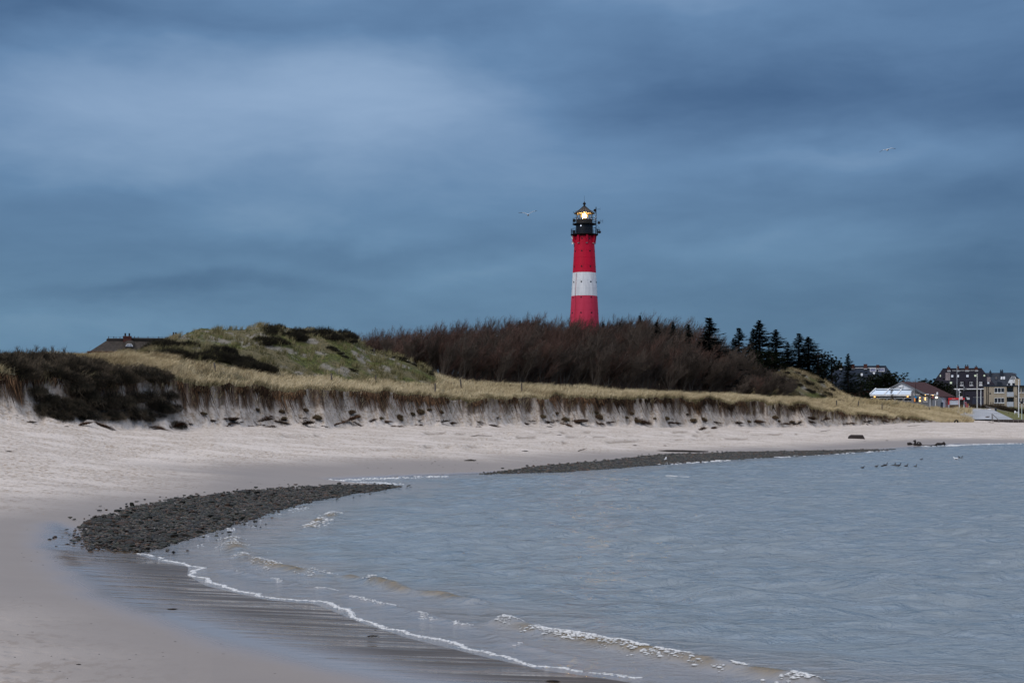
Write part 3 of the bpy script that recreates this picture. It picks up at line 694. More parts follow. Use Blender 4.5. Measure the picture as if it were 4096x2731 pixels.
for u0, u1, v in ((3787,3800,1465.5),(3827,3836,1463.5),(3859,3875,1463),(3899,3911,1466)):
    c = chimney(hs, fr.x(u0), fr.x(u1), ym-.9, ym, rz-.9, fr.z(v), M_BRICK, 2 if u0 == 3859 else 1)
    MB().box(fr.x(u0)+.1, fr.x(u1)+.15, ym-1.05, ym-.9, rz-1.0, rz-.55).build('flashing', M_STEEL, c)
for u0, u1, v0, v1, m in ((3757,3764,1497,1508,M_GREENSKY),(3803,3814,1498,1510,M_SKY),(3826,3837,1498,1510,M_SKY),(3864,3876,1498,1510,M_SKY),(3896,3907,1498,1508,M_GREENSKY),(3933,3942,1498,1508,M_GREENSKY),(3798,3809,1526,1537,M_GREENSKY),(3948,3958,1528,1538,M_SKY)):
    slope_panel(fr, roof, u0, u1, v0, v1, ez, rz, ym, m, 'skylight', fm=M_SLATE)
lichen = simple('tile_bleached', (.22, .20, .21), (.05, .036, .04), 5, .7, .0, .2, stretch=(.5, .5, 3))
for u0, u1, v0, v1 in ((3781,3800,1489,1520),(3948,3962,1508,1528)):
    a, b, n = on_slope(fr.x(u0), fr.x(u1), fr.z(v1), fr.z(v0), ez, rz, ym, -.045, .06); MB().hexa(a, b).build('bleached_tiles', lichen, roof)
for uc in (3847, 3885, 3922.5):
    x0, x1 = fr.x(uc-7.5), fr.x(uc+7.5); z0, z1 = fr.z(1543), fr.z(1526)
    yb = (z0-ez)/(rz-ez)*ym-.1; yt = (z1-ez)/(rz-ez)*ym
    mb = MB().box(x0, x1, yb, yt+.6, z0-.1, z1); mb.box(x0-.25, x1+.25, yb-.2, yt+.9, z1+.003, z1+.14)
    d = mb.build('dormer', M_TILE, hs)
    window(fr, d, uc-6.3, uc+6.3, 1526.6, 1541.5, yb-.06, 2 if uc < 3900 else 4)
for uu in (3856.5,): MB().box(fr.x(uu-3.2), fr.x(uu+3.2), -.5, .4, 0, fr.z(1545)).build('pilaster', M_GWALL, hs)
slope = MB().hexa([(fr.x(3850), -3.4, 0), (fr.x(3938), -3.4, 0), (fr.x(3938), .45, 0), (fr.x(3850), .45, 0)], [(fr.x(3851), -.6, fr.z(1563)), (fr.x(3938), -.6, fr.z(1563)), (fr.x(3938), .45, fr.z(1561)), (fr.x(3850), .45, fr.z(1561))]).build('lower_roof', M_TILE, hs)
MB().box(fr.x(3850), fr.x(3936), -.75, -.55, fr.z(1564), fr.z(1562)).build('gutter', M_BLACK, hs)
mb = MB(); mb.hexa([(fr.x(3868), -2.65, fr.z(1599)), (fr.x(3879), -2.65, fr.z(1599)), (fr.x(3876), -2.2, fr.z(1589)), (fr.x(3866), -2.2, fr.z(1589))], [(fr.x(3868), -2.8, fr.z(1599)+.1), (fr.x(3879), -2.8, fr.z(1599)+.1), (fr.x(3876), -2.3, fr.z(1589)+.1), (fr.x(3866), -2.3, fr.z(1589)+.1)]); mb.build('skylight', M_SKY, slope)
mb = MB().prism([(fr.x(3884), 0), (fr.x(3940), 0), (fr.x(3940), fr.z(1590)), (fr.x(3892), fr.z(1590))], -4.6, -3.0); an = mb.build('annexe', simple('navy_cladding', (.018, .024, .048), (.014, .018, .036), 1.5, .5), hs)
MB().box(fr.x(3892), fr.x(3940), -4.7, -3.0, fr.z(1590)+.004, fr.z(1589)).build('annexe_coping', M_STEEL, an)
# ---- grey tiled house with half-hip gable
fr = Frame(4010, 470, 6.3)
hs = fr.make('gable_house', 'grey tiled house with white half timbered gable behind the beige flats', 'house')
ez, rz = fr.z(1550), fr.z(1489); dp = 9.0; ym = dp/2
MB().box(fr.x(3930), fr.x(4090), .4, dp-.4, 0, ez-.05).build('wall', M_WWALL, hs)
mb = MB(); x0, x1, x2 = fr.x(3925), fr.x(4052), fr.x(4076)
mb.add([(x0,0,ez),(x2+.6,0,ez),(x2+.6,dp,ez),(x0,dp,ez),(x0,ym,rz),(x1,ym,rz),(x2,ym*.62,fr.z(1512)),(x2,dp-ym*.62,fr.z(1512))],
       [(0,1,6,5,4),(1,2,7,6),(2,3,4,5,7),(3,0,4),(5,6,7),(0,3,2,1)])
roof = mb.build('roof', M_GTILE, hs)
for u0, u1, v, p in ((3957,3965,1484,1),(4000,4012.5,1482,2)): chimney(hs, fr.x(u0), fr.x(u1), ym-1.4, ym-.5, rz-2.4, fr.z(v), M_SLATE, p)
for u0, u1 in ((4003,4010),(4012.5,4020)): slope_panel(fr, roof, u0, u1, 1506, 1517, ez, rz, ym, M_SKY, 'skylight')
slope_panel(fr, roof, 3980, 3990, 1505, 1518, ez, rz, ym, M_PANE, 'skylight', fm=M_SLATE)
gx0, gx1 = fr.x(4027), fr.x(4066)
mb = MB().prism([(gx0, fr.z(1542)), (gx1, fr.z(1542)), (gx1, fr.z(1518)), (fr.x(4060), fr.z(1503)), (fr.x(4046), fr.z(1503)), (fr.x(4038), fr.z(1518))], -1.2, 2.4); gb = mb.build('gable', M_WWALL, hs)
tb = MB()
for u in (4044, 4049, 4054, 4059): tb.box(fr.x(u)-.1, fr.x(u)+.1, -1.26, -1.2, fr.z(1516), fr.z(1504))
tb.box(fr.x(4038), fr.x(4066), -1.265, -1.2, fr.z(1517), fr.z(1515.5)); tb.build('timber_frame', M_SLATE, gb)
hd = MB(); hd.hexa([(fr.x(4042), -1.7, fr.z(1500.5)), (fr.x(4067), -1.7, fr.z(1500.5)), (fr.x(4067), 3, fr.z(1496)), (fr.x(4042), 3, fr.z(1496))], [(fr.x(4045), -1.5, fr.z(1498)), (fr.x(4064), -1.5, fr.z(1498)), (fr.x(4060), 3.1, fr.z(1491)), (fr.x(4048), 3.1, fr.z(1491))]); hd.build('gable_roof', M_GTILE, gb)
for u0, u1 in ((4031, 4041), (4049, 4059)): window(fr, gb, u0, u1, 1532, 1541, -1.26, 2, frame_m=M_SLATE, sill=False)
MB().box(fr.x(4052), fr.x(4054), -1.3, -1.2, fr.z(1523), fr.z(1520)).build('wall_lamp', M_BLACK, gb)
MB().box(fr.x(4060), fr.x(4081), -2.2, -.6, fr.z(1542), fr.z(1515.5)).build('stair_tower', M_BEIGE, hs)
d = MB().box(fr.x(3989), fr.x(4006), -.8, 1.6, fr.z(1545), fr.z(1527)).build('dormer', M_SLATE, hs); MB().box(fr.x(3990.5), fr.x(4004.5), -.84, -.8, fr.z(1541), fr.z(1530)).build('pane', M_PANE, d)
# ---- beige flats
fr = Frame(3990, 400, 5.0)
hs = fr.make('apartment_building', 'flat roofed beige apartment building with white windows and pale balconies', 'building')
zt = fr.z(1545); T = .25
mb = MB(); xs = [3935, 4027, 4053, 4230]; 
mb.box(fr.x(3935), fr.x(4026.5), 0, 9, 0, zt); mb.box(fr.x(4054), fr.x(4068), 0, 9, 0, zt); mb.box(fr.x(4068)+.003, fr.x(4230), 1.2, 9, 0, zt)
mb.box(fr.x(4026.5)+.003, fr.x(4054)-.003, 1.7, 9, 0, zt)
for v0, v1 in ((1587, 1589), (1627, 1629)): mb.box(fr.x(4026.5)+.003, fr.x(4054)-.003, .0, 1.697, fr.z(v1), fr.z(v0))
wall = mb.build('wall', M_BEIGE, hs)
MB().box(fr.x(3933), fr.x(4232), -.25, 9.2, zt+.004, fr.z(1541)).build('roof_slab', M_SLATE, hs)
for v0, v1 in ((1550.5, 1570), (1590.5, 1610.5)):
    window(fr, hs, 3977.5, 4017, v0, v1, -.04, 3)
    for u in (4074, 4087, 4104, 4122): window(fr, hs, u, u+8.5, v0-.5, v1, 1.15, 1)
for v0, v1 in ((1568, 1586.5), (1607, 1626.5)):
    bp = MB().box(fr.x(4027), fr.x(4054.5), -.1, .0, fr.z(v1), fr.z(v0)); z0, z1 = fr.z(v1), fr.z(v0)
    for k in range(5): bp.box(fr.x(4027), fr.x(4054.5), -.125, -.103, z0+(z1-z0)*k/5+.03, z0+(z1-z0)*(k+1)/5-.03)
    bp.build('balcony_panel', simple('balcony_panel_grey', (.42, .46, .52), (.36, .40, .46), 2, .5), hs)
for v0, v1 in ((1551, 1568), (1591, 1607)): MB().box(fr.x(4030), fr.x(4052), 1.62, 1.695, fr.z(v1+12), fr.z(v0)).build('balcony_door', M_PANE, hs)
for u in (3946.3, 3953): MB().tube([(fr.x(u), -.1, 0), (fr.x(u), -.1, zt-.05)], .09, 6).build('drainpipe', M_BLACK, hs)
for u in (4075, 4092, 4106): window(fr, hs, u, u+10, 1632, 1652, 1.15, 1)
# ---- beach restaurant
fr = Frame(3608, 352, 5.6)
hs = fr.make('restaurant', 'white beach restaurant with a glazed terrace roof, red brown gable roof and glowing lamps', 'restaurant')
X, Z = fr.x, fr.z
zt = Z(1582)
# hall: turned a little so that its right roof slope shows
hw = MB(); yaw = math.radians(-27); c_, s_ = math.cos(yaw), math.sin(yaw)
def HY(x, y, z): return (x*c_-y*s_, 4.4+x*s_+y*c_, z)
L = 12.5; sl = (Z(1527)-Z(1553))/(X(3608)-X(3550))*1.0
ax, az_ = 0.0, Z(1527); lx, rx = X(3545)/c_, X(3722)/c_
lz = az_-sl*abs(lx)*.98; rz_ = az_-sl*rx*.98
vs = [HY(lx,0,0),HY(rx,0,0),HY(rx,0,rz_),HY(0,0,az_),HY(lx,0,lz)]+[HY(lx,L,0),HY(rx,L,0),HY(rx,L,rz_),HY(0,L,az_),HY(lx,L,lz)]
hw.add(vs, [(0,1,2,3,4),(9,8,7,6,5),(1,6,7,2),(5,0,4,9)]); hw.build('wall', M_WWALL, hs)
rf = MB(); e = .35; th = .16
def rp_(x, y, up): 
    z = az_-sl*.98*abs(x)+up; return HY(x, y, z)
for x0, x1 in ((lx-.5, 0), (0, rx+.6)):
    rf.hexa([rp_(x0,-e,.01),rp_(x1,-e,.01),rp_(x1,L+e,.01),rp_(x0,L+e,.01)], [rp_(x0,-e,th),rp_(x1,-e,th),rp_(x1,L+e,th),rp_(x0,L+e,th)])
roof = rf.build('roof', M_ROOFRED, hs)
bb = MB()
for x0, x1 in ((lx-.5, 0), (0, rx+.6)):
    bb.hexa([rp_(x0,-e-.05,-.3),rp_(x1,-e-.05,-.3),rp_(x1,-e-.003,-.3),rp_(x0,-e-.003,-.3)], [rp_(x0,-e-.05,.12),rp_(x1,-e-.05,.12),rp_(x1,-e-.003,.12),rp_(x0,-e-.003,.12)])
bb.build('bargeboard', M_GWALL, roof)
vb = MB(); vb.box(-.72, .22, 4.0, 4.4, Z(1547.5), Z(1539.5)); vb.build('vent_box', M_WHITE, hs)
chimney(hs, X(3593), X(3601), 8, 8.7, Z(1545), Z(1526.5), M_GWALL)
# glazed terrace: sloping panes between white rafters
x0, x1, bx0, bx1 = X(3479), X(3645), X(3502), X(3661); zf, zb2 = Z(1577), Z(1554)
ter = MB().box(x0, x1, 0, .3, Z(1583.5), zf+.05).build('terrace_beam', M_WHITE, hs)
gl = MB().hexa([(x0+.2,.3,zf),(x1-.2,.3,zf),(bx1-.2,4.2,zb2),(bx0+.2,4.2,zb2)], [(x0+.2,.3,zf+.05),(x1-.2,.3,zf+.05),(bx1-.2,4.2,zb2+.05),(bx0+.2,4.2,zb2+.05)])
gl.build('glass_roof', simple('terrace_glass', (.60, .70, .82), (.52, .62, .74), .8, .12, .0, .6), hs)
for t0 in (0, .355, .675, 1.0):
    xa, xb = x0+(x1-x0)*t0, bx0+(bx1-bx0)*t0
    MB().hexa([(xa-.13,.25,zf-.05),(xa+.13,.25,zf-.05),(xb+.13,4.2,zb2-.05),(xb-.13,4.2,zb2-.05)], [(xa-.13,.25,zf+.28),(xa+.13,.25,zf+.28),(xb+.13,4.2,zb2+.28),(xb-.13,4.2,zb2+.28)]).build('rafter', M_WHITE, hs)
MB().box(bx0, bx1, 4.2, 4.5, zb2-.1, Z(1551.5)).build('ridge_beam', M_STEEL, hs)
ya = 4.2*.78; za = zf+(zb2-zf)*.70
MB().hexa([(x0+(bx0-x0)*.72+.4, .3+3.9*.72, zf+(zb2-zf)*.72+.06),(x1+(bx1-x1)*.72-.4, .3+3.9*.72, zf+(zb2-zf)*.72+.06),(x1+(bx1-x1)*.80-.4,.3+3.9*.80,zf+(zb2-zf)*.80+.06),(x0+(bx0-x0)*.80+.4,.3+3.9*.80,zf+(zb2-zf)*.80+.06)],
          [(x0+(bx0-x0)*.72+.4, .3+3.9*.72, zf+(zb2-zf)*.72+.14),(x1+(bx1-x1)*.72-.4, .3+3.9*.72, zf+(zb2-zf)*.72+.14),(x1+(bx1-x1)*.80-.4,.3+3.9*.80,zf+(zb2-zf)*.80+.14),(x0+(bx0-x0)*.80+.4,.3+3.9*.80,zf+(zb2-zf)*.80+.14)]).build('awning_bar', M_SLATE, hs)
tw = MB(); tw.box(x0+.15, x1-.05, .35, 4.4, 0, Z(1583.6)); tw.build('terrace_wall', simple('terrace_dark', (.02, .022, .028), (.015, .016, .02), 2, .4), hs)
for i in range(5):
    u0 = 3482.5+i*33.4; window(fr, hs, u0, u0+30, 1590.5, 1606, .3, 1, sill=False)
side = MB().prism([(X(3645)+.003, 0), (X(3690), 0), (X(3690), Z(1584)), (X(3663), Z(1566)), (X(3661), Z(1553)), (X(3645)+.003, Z(1565))], .1, 4.3); side.build('side_wall', M_GWALL, hs)
# sign letters
cu = bpy.data.curves.new('sign_text', 'FONT'); cu.body = 'SÜDKAP'; cu.size = .62; cu.extrude = .03; cu.align_x = 'CENTER'
ob = bpy.data.objects.new('sign_text', cu); COL.objects.link(ob); bpy.context.view_layer.update()
me = bpy.data.meshes.new_from_object(ob.evaluated_get(bpy.context.evaluated_depsgraph_get())); bpy.data.objects.remove(ob)
for v in me.vertices: x, y, z = v.co; v.co = (x*.72, -z, y*1.25)
me.materials.clear(); me.materials.append(M_WHITE)
link('sign_lettering', me, hs, (X(3666), .06, Z(1581.5)))
door = MB().box(X(3655), X(3675), .02, .1, Z(1607), Z(1589)).build('door', M_HOLE, hs)
MB().box(X(3656), X(3663), -.02, .02, Z(1606), Z(1591)).build('door_panel', M_WARMDIM, door)
MB().box(X(3675)+.003, X(3677.5), -.02, .1, Z(1608), Z(1588)).build('door_frame', M_WHITE, hs)
for u, v, r in ((3679.5, 1590.5, .09), (3680, 1603, .12)):
    MB().lathe([(.02, -r*1.6), (r*.8, -r*1.3), (r, 0), (r*.8, r*1.3), (.02, r*1.6)], 10, cap=False).build('wall_lamp', M_WARM, hs, (X(u), -.15, Z(v)), smooth=True)
MB().box(X(3690)+.003, X(3715), .4, 4.2, 0, Z(1586)).build('porch_wall', M_GWALL, hs)
MB().hexa([(X(3661),-.5,Z(1566)),(X(3717),-.5,Z(1583.5)),(X(3717),4,Z(1582.5)),(X(3661),4,Z(1565))], [(X(3661),-.5,Z(1564)),(X(3717),-.5,Z(1581.5)),(X(3717),4,Z(1580.5)),(X(3661),4,Z(1563))]).build('porch_roof', M_GWALL, hs)
for u in (3691, 3702): window(fr, hs, u, u+9, 1587.5, 1608, .33, 2, sill=False)
MB().lathe([(.02, -.35), (.07, -.3), (.09, 0), (.07, .3), (.02, .36)], 8, cap=False).build('wall_lamp', M_WARM, hs, (X(3700.5), .1, Z(1595)), smooth=True)
MB().box(X(3699), X(3703), -.1, .1, Z(1580), Z(1578.6)).build('wall_lamp', M_WARM, hs)
MB().box(X(3696), X(3716), .1, .38, Z(1577), Z(1575)).build('gutter', M_WHITE, hs)
for u, v in ((3498, 1586), (3630.5, 1585)): MB().lathe([(.02, -.2), (.22, -.12), (.16, .1), (.02, .16)], 8, cap=False).build('pendant_lamp', emis('pendant_glow', (1, .5, .12), 2.0), hs, (X(u), -.1, Z(v)), smooth=True)
# ---- grey shed beside it
fr = Frame(3750, 350, 5.2); X, Z = fr.x, fr.z
sh = fr.make('shed', 'grey boarded shed with a lit lamp, at the right end of the restaurant', 'shed')
MB().prism([(X(3729), 0), (X(3768), 0), (X(3768), Z(1592)), (X(3757), Z(1590)), (X(3742), Z(1578)), (X(3729), Z(1580))], 0, 4).build('wall', simple('shed_board', (.17, .19, .23), (.13, .15, .18), 2.5, .7, .01, .2, stretch=(5, 5, 1)), sh)
MB().hexa([(X(3738),-.3,Z(1577)),(X(3758),-.3,Z(1591)),(X(3758),4.2,Z(1591)),(X(3738),4.2,Z(1577))],[(X(3739),-.3,Z(1575.5)),(X(3759),-.3,Z(1589.5)),(X(3759),4.2,Z(1589.5)),(X(3739),4.2,Z(1575.5))]).build('roof', M_STEEL, sh)
MB().lathe([(.02, -.16), (.2, -.12), (.24, 0), (.2, .12), (.02, .16)], 10, cap=False).build('wall_lamp', M_COOLWHITE, sh, (X(3746), -.15, Z(1589)), smooth=True)
MB().box(X(3741), X(3751), -.06, 0, Z(1626), Z(1599)).build('door', M_GWALL, sh); MB().box(X(3741), X(3743), -.09, -.063, Z(1622), Z(1602)).build('door_trim', M_WHITE, sh)
fl = MB().lathe([(.22, 0), (.22, Z(1569.5)-Z(1579)), (.15, Z(1568)-Z(1579)), (.02, Z(1567.4)-Z(1579))], 12).build('flue_pipe', M_WHITE, sh, (X(3749), 1.5, Z(1579)), smooth=True)
MB().box(X(3727), X(3736), -.4, -.05, Z(1593.5), Z(1585)).build('hanging_sign', simple('sign_dull_red', (.2, .06, .06)), sh)
MB().box(X(3716), X(3729)-.003, 1.0, 4.0, 0, Z(1580)).build('annexe', M_GWALL, sh)
aw = MB().box(X(3721), X(3741), -.5, 1.2, Z(1579.5), Z(1577)).build('canopy', M_WHITE, sh)
MB().box(X(3727), X(3735), -.2, 0, Z(1580.5), Z(1579.6)).build('canopy_lamp', M_WARM, sh)
# ---- menu board, kiosk, barrier
fr = Frame(3766, 346, 5.0); X, Z = fr.x, fr.z
bd = fr.make('board', 'dark leaning menu board beside the grey shed', 'sign')
MB().hexa([(X(3760),0,0),(X(3771),0,0),(X(3771),.1,0),(X(3760),.1,0)],[(X(3763),.25,Z(1608)),(X(3773),.25,Z(1608)),(X(3773),.35,Z(1608)),(X(3763),.35,Z(1608))]).build('panel', M_SLATE, bd)
MB().hexa([(X(3761),.8,0),(X(3770),.8,0),(X(3770),.87,0),(X(3761),.87,0)],[(X(3763),.32,Z(1609)),(X(3773),.32,Z(1609)),(X(3773),.36,Z(1609)),(X(3763),.36,Z(1609))]).build('rear_leg', M_BLACK, bd)
fr = Frame(3825, 356, zpx(1638.5, 356)); X, Z = fr.x, fr.z
M_KRED = simple('kiosk_red', (.55, .012, .016), (.45, .01, .014), 1.5, .45, .0, .4)
ki = fr.make('kiosk', 'red framed kiosk with a white roller shutter and white oval emblem', 'kiosk')
KX0, KX1 = X(3793), X(3858.5); KT = Z(1591)
MB().box(KX0+.12, KX1-.12, .3, 3.0, 0, KT-.15).build('wall', simple('kiosk_dark', (.02, .018, .02)), ki)
k = MB(); k.box(KX0, KX1, -.25, 3.1, Z(1598.5), KT); k.box(KX0, X(3797.5), -.1, 3.05, 0, Z(1598.5)-.003); k.box(X(3834), X(3838), -.1, .3, 0, Z(1598.5)-.003); k.build('frame', M_KRED, ki)
st = MB(); z0, z1 = Z(1620), Z(1599)
for i in range(14): st.box(X(3797.5)+.003, X(3834)-.003, .1-(.03 if i % 2 else 0), .2, z0+(z1-z0)*i/14, z0+(z1-z0)*(i+1)/14-.003)
st.build('roller_shutter', simple('shutter_white', (.55, .60, .68), (.5, .55, .62), 2, .5), ki)
MB().box(X(3855), X(3858), -.1, .3, 0, Z(1598.5)-.003).build('post', M_STEEL, ki)
em = MB(); em.add([(X(3844.5)+.4*math.cos(a)*1.1, -.3, Z(1594.6)+.19*math.sin(a)) for a in [2*PI*i/16 for i in range(16)]]+[(X(3844.5)+.4*math.cos(a)*1.1, -.26, Z(1594.6)+.19*math.sin(a)) for a in [2*PI*i/16 for i in range(16)]], [tuple(range(16)), tuple(range(31, 15, -1))]+[(i, 16+i, 16+(i+1) % 16, (i+1) % 16) for i in range(16)])
e_ = em.build('emblem', M_WHITE, ki); MB().tube([(X(3843), -.32, Z(1594)), (X(3844.5), -.32, Z(1595.6)), (X(3846.2), -.32, Z(1594))], .05, 5).build('emblem_curve', M_KRED, e_)
MB().hexa([(X(3807),-.275,Z(1596)),(X(3821),-.275,Z(1595)),(X(3821),-.255,Z(1595)),(X(3807),-.255,Z(1596))],[(X(3808),-.275,Z(1595)),(X(3822),-.275,Z(1594)),(X(3822),-.255,Z(1594)),(X(3808),-.255,Z(1595))]).build('script_stripe', M_WHITE, ki)
MB().box(X(3841), X(3850), .4, .9, KT+.003, Z(1585)).build('roof_box', M_WHITE, ki)
fr = Frame(3825, 353.5, zpx(1639.5, 353.5)); X, Z = fr.x, fr.z
ba = fr.make('counter', 'brown boarded counter with pale end posts in front of the red kiosk', 'counter')
c_m = simple('board_brown', (.095, .065, .04), (.07, .048, .03), 3, .75, .0, .2, stretch=(6, 6, 1))
b = MB()
for i in range(11): b.box(X(3798)+(X(3853)-X(3798))*i/11+.01, X(3798)+(X(3853)-X(3798))*(i+1)/11-.01, 0, .06, .05, Z(1618))
b.build('board_panel', c_m, ba)
for u0, u1 in ((3792, 3798), (3853.5, 3858)): MB().box(X(u0), X(u1)-.02, -.05, .3, 0, Z(1618.5)).build('post', simple('post_pale', (.42, .46, .52)), ba)
for u in (3810, 3834): MB().box(X(u), X(u)+.06, -.03, -.003, .3, .55).build('latch', M_STEEL, ba)
# rolled-up inflatable / toy stand : red white ice-cream stand figure left plain
fr = Frame(3868, 355, zpx(1638, 355)); X, Z = fr.x, fr.z
tr = fr.make('display_rack', 'leaning rack of red and pale beach goods right of the red kiosk', 'rack')
MB().hexa([(X(3860),0,0),(X(3868),0,0),(X(3868),.5,0),(X(3860),.5,0)],[(X(3859),.3,Z(1612)),(X(3862),.3,Z(1612)),(X(3862),.5,Z(1612)),(X(3859),.5,Z(1612))]).build('frame', M_BLACK, tr)
mb = MB()
for i in range(6):
    f = i/5; xx = X(3861+f*9); zz = Z(1613)*(1-f)+.25; mb.tube([(xx-.25, -.1, zz), (xx+.3, -.2, zz-.05)], .13, 6)
mb.build('red_goods', simple('goods_red', (.42, .05, .07), (.25, .16, .2), 3), tr)
MB().box(X(3865), X(3876), -.35, .1, .12, .38).build('crate', M_KRED, tr); MB().tube([(X(3866), -.1, .4), (X(3867), -.1, 1.2), (X(3872), -.1, 1.5), (X(3874), -.1, .6)], .1, 6).build('orange_goods', simple('goods_orange', (.5, .2, .04)), tr)
MB().box(X(3874), X(3879), -.3, .1, .72, .86).build('price_card', M_WHITE, tr)
# ---- paved slipway and its furniture
pu = np.linspace(0, 1, 40); pr = np.linspace(0, 1, 24)
def slip(a, b):
    # corners: near-left (3870,d325) near-right (4052,d325) far-left (3770,d360) far-right (3950,d354)
    d = 327+b*34; l = xpx(3868-105*b, d); r = xpx(4053-100*b, d); return l+(r-l)*a, d
PV = []; 
for j in pr:
    for i in pu: x_, y_ = slip(i, j); PV.append((x_, y_))
PV = np.array(PV); pz = ground(PV[:, 0], PV[:, 1])
# smooth plane: sample the bank and add a small step so that it lies on top
dd = PV[:, 1]; pz = np.maximum(np.interp(dd, [327, 354, 361], [zpx(1677, 327), zpx(1639.5, 354), zpx(1637.5, 361)]), pz+.03)
gi = np.arange(len(PV)).reshape(24, 40); q4 = np.stack([gi[:-1, :-1], gi[:-1, 1:], gi[1:, 1:], gi[1:, :-1]], -1).reshape(-1, 4)
pm, t = newmat('paving_grey'); P = t.pos()
br = t.n('ShaderNodeTexBrick'); t.set(br.inputs['Vector'], t.scl(P, .5, .5, .5)); t.set(br.inputs['Color1'], (.30, .315, .335)); t.set(br.inputs['Color2'], (.25, .265, .285)); t.set(br.inputs['Mortar'], (.15, .155, .16)); br.inputs['Scale'].default_value = .7; br.inputs['Mortar Size'].default_value = .03
t.out(t.mix(t.rng(t.noise(P, .35, 4), .4, .7), br.outputs[0], (.33, .34, .36)), .6)
me = np_mesh('pavement', np.column_stack([PV, pz]), q4, mats=[pm], smooth=True)
tag(link('pavement', me), 'pale grey paved slipway sloping to the beach', 'pavement', kind='structure')
fr = Frame(4030, 322, zpx(1690, 322)-.3); X, Z = fr.x, fr.z
wd = fr.make('retaining_wall', 'low dark timber wall along the foot of the slipway', 'wall')
dk = simple('wet_timber', (.022, .014, .013), (.032, .022, .02), 3, .6)
w_ = MB(); 
for i in range(9): w_.box(X(3975)+i*1.05, X(3975)+i*1.05+1.02, 0, .2, 0, Z(1680))
w_.build('boards', dk, wd); MB().box(X(3966), X(4180), -.1, 1.6, Z(1680)+.004, Z(1677)).build('capping', simple('grey_timber', (.12, .11, .10), (.09, .082, .075), 3), wd)
fr = Frame(3980, 321, zpx(1688, 321)-.2); X, Z = fr.x, fr.z
hr = fr.make('handrail', 'short sloping wooden handrail of the beach steps, in front of the slipway', 'railing')
gt = simple('weathered_timber', (.11, .105, .105), (.08, .077, .078), 4, .8)
MB().tube([(X(3966), 0, Z(1656.5)), (X(3969), 0, Z(1656)), (X(3997), -.3, Z(1681))], [(.13, .09)]*3, 4).build('rail', gt, hr)
for u in (3967.5, 3971): MB().box(X(u)-.07, X(u)+.07, -.05, .08, Z(1684), Z(1657+(u-3967)*.9)).build('post', gt, hr)
MB().box(X(3993), X(3998), -.4, -.2, 0, Z(1680)).build('post', gt, hr)
fr = Frame(3985, 356, zpx(1640, 356)); X, Z = fr.x, fr.z
hr = fr.make('handrail', 'long pale handrail sloping down in front of the beige flats', 'railing')
MB().tube([(X(3942), 0, Z(1624)), (X(3985), 0, Z(1635)), (X(4034), 0, Z(1649))], .075, 6).build('rail', simple('rail_grey', (.22, .21, .20)), hr)
for u, v in ((3947, 1625), (3985, 1635), (4034, 1649)): MB().tube([(X(u), 0, Z(v)), (X(u), 0, Z(v)-1.3)], .05, 6).build('post', gt, hr)
# ================================================================== plants
def plantmat(name, c1, c2, rough=.85, rnd=.25, attr=None, spec=.1):
    m, t = newmat(name)
    if attr: col = t.attr(attr, True)
    else: col = t.mix(t.rng(t.noise(t.obj(), .9, 3), .38, .62), c1, c2)
    hs = t.n('ShaderNodeHueSaturation'); t.set(hs.inputs['Color'], col); t.set(hs.inputs['Value'], t.m('MULTIPLY_ADD', t.rand(), 2*rnd, 1-rnd)); 
    t.out(hs.outputs[0], rough, None, spec); return m
def strips(base, tip, width, bend=None, yaw=None, rs=NR, taper=.6):
    """flat tapering blades from base to tip: (n,3) arrays -> verts, quads, tris"""
    n = len(base); d = tip-base
    yaw = rs.uniform(0, PI, n) if yaw is None else yaw
    wv = np.stack([np.cos(yaw), np.sin(yaw), yaw*0], 1)*width[:, None]*.5
    mid = base+d*.55 + (0 if bend is None else bend)
    V = np.stack([base-wv, base+wv, mid-wv*taper, mid+wv*taper, tip], 1).reshape(-1, 3)
    o = (np.arange(n)*5)[:, None]
    return V, o+np.array([[0, 1, 3, 2]]), o+np.array([[2, 3, 4]])
# ------------------------------------------------------------ marram grass on bench and dunes
def scatter(u0, u1, n, lo, hi, seed, dens=None, tuft=9, trad=.22):
    rs = np.random.RandomState(seed); m = n//tuft; out = []
    uu = rs.uniform(u0, u1, m*6); qq = rs.uniform(0, 1, m*6)
    db, zb, w1, w2, H, dt, zt, dg, zg, dr, zr = knots(uu)
    L = dict(dt=dt, dg=dg, dr=dr)
    a = lo(L); b = hi(L); y = a+(b-a)*qq; wgt = (b-a)*y; keep = rs.uniform(0, 1, len(y)) < wgt/wgt.max()
    x = xpx(uu, y)
    if dens is not None: keep &= rs.uniform(0, 1, len(y)) < dens(x, y, uu, qq)
    x, y = x[keep][:m], y[keep][:m]
    x = np.repeat(x, tuft); y = np.repeat(y, tuft)
    x = x+rs.normal(0, trad, len(x)); y = y+rs.normal(0, trad, len(y))
    return x, y, rs
GV, GQ, GT, GC = [], [], [], []; goff = 0
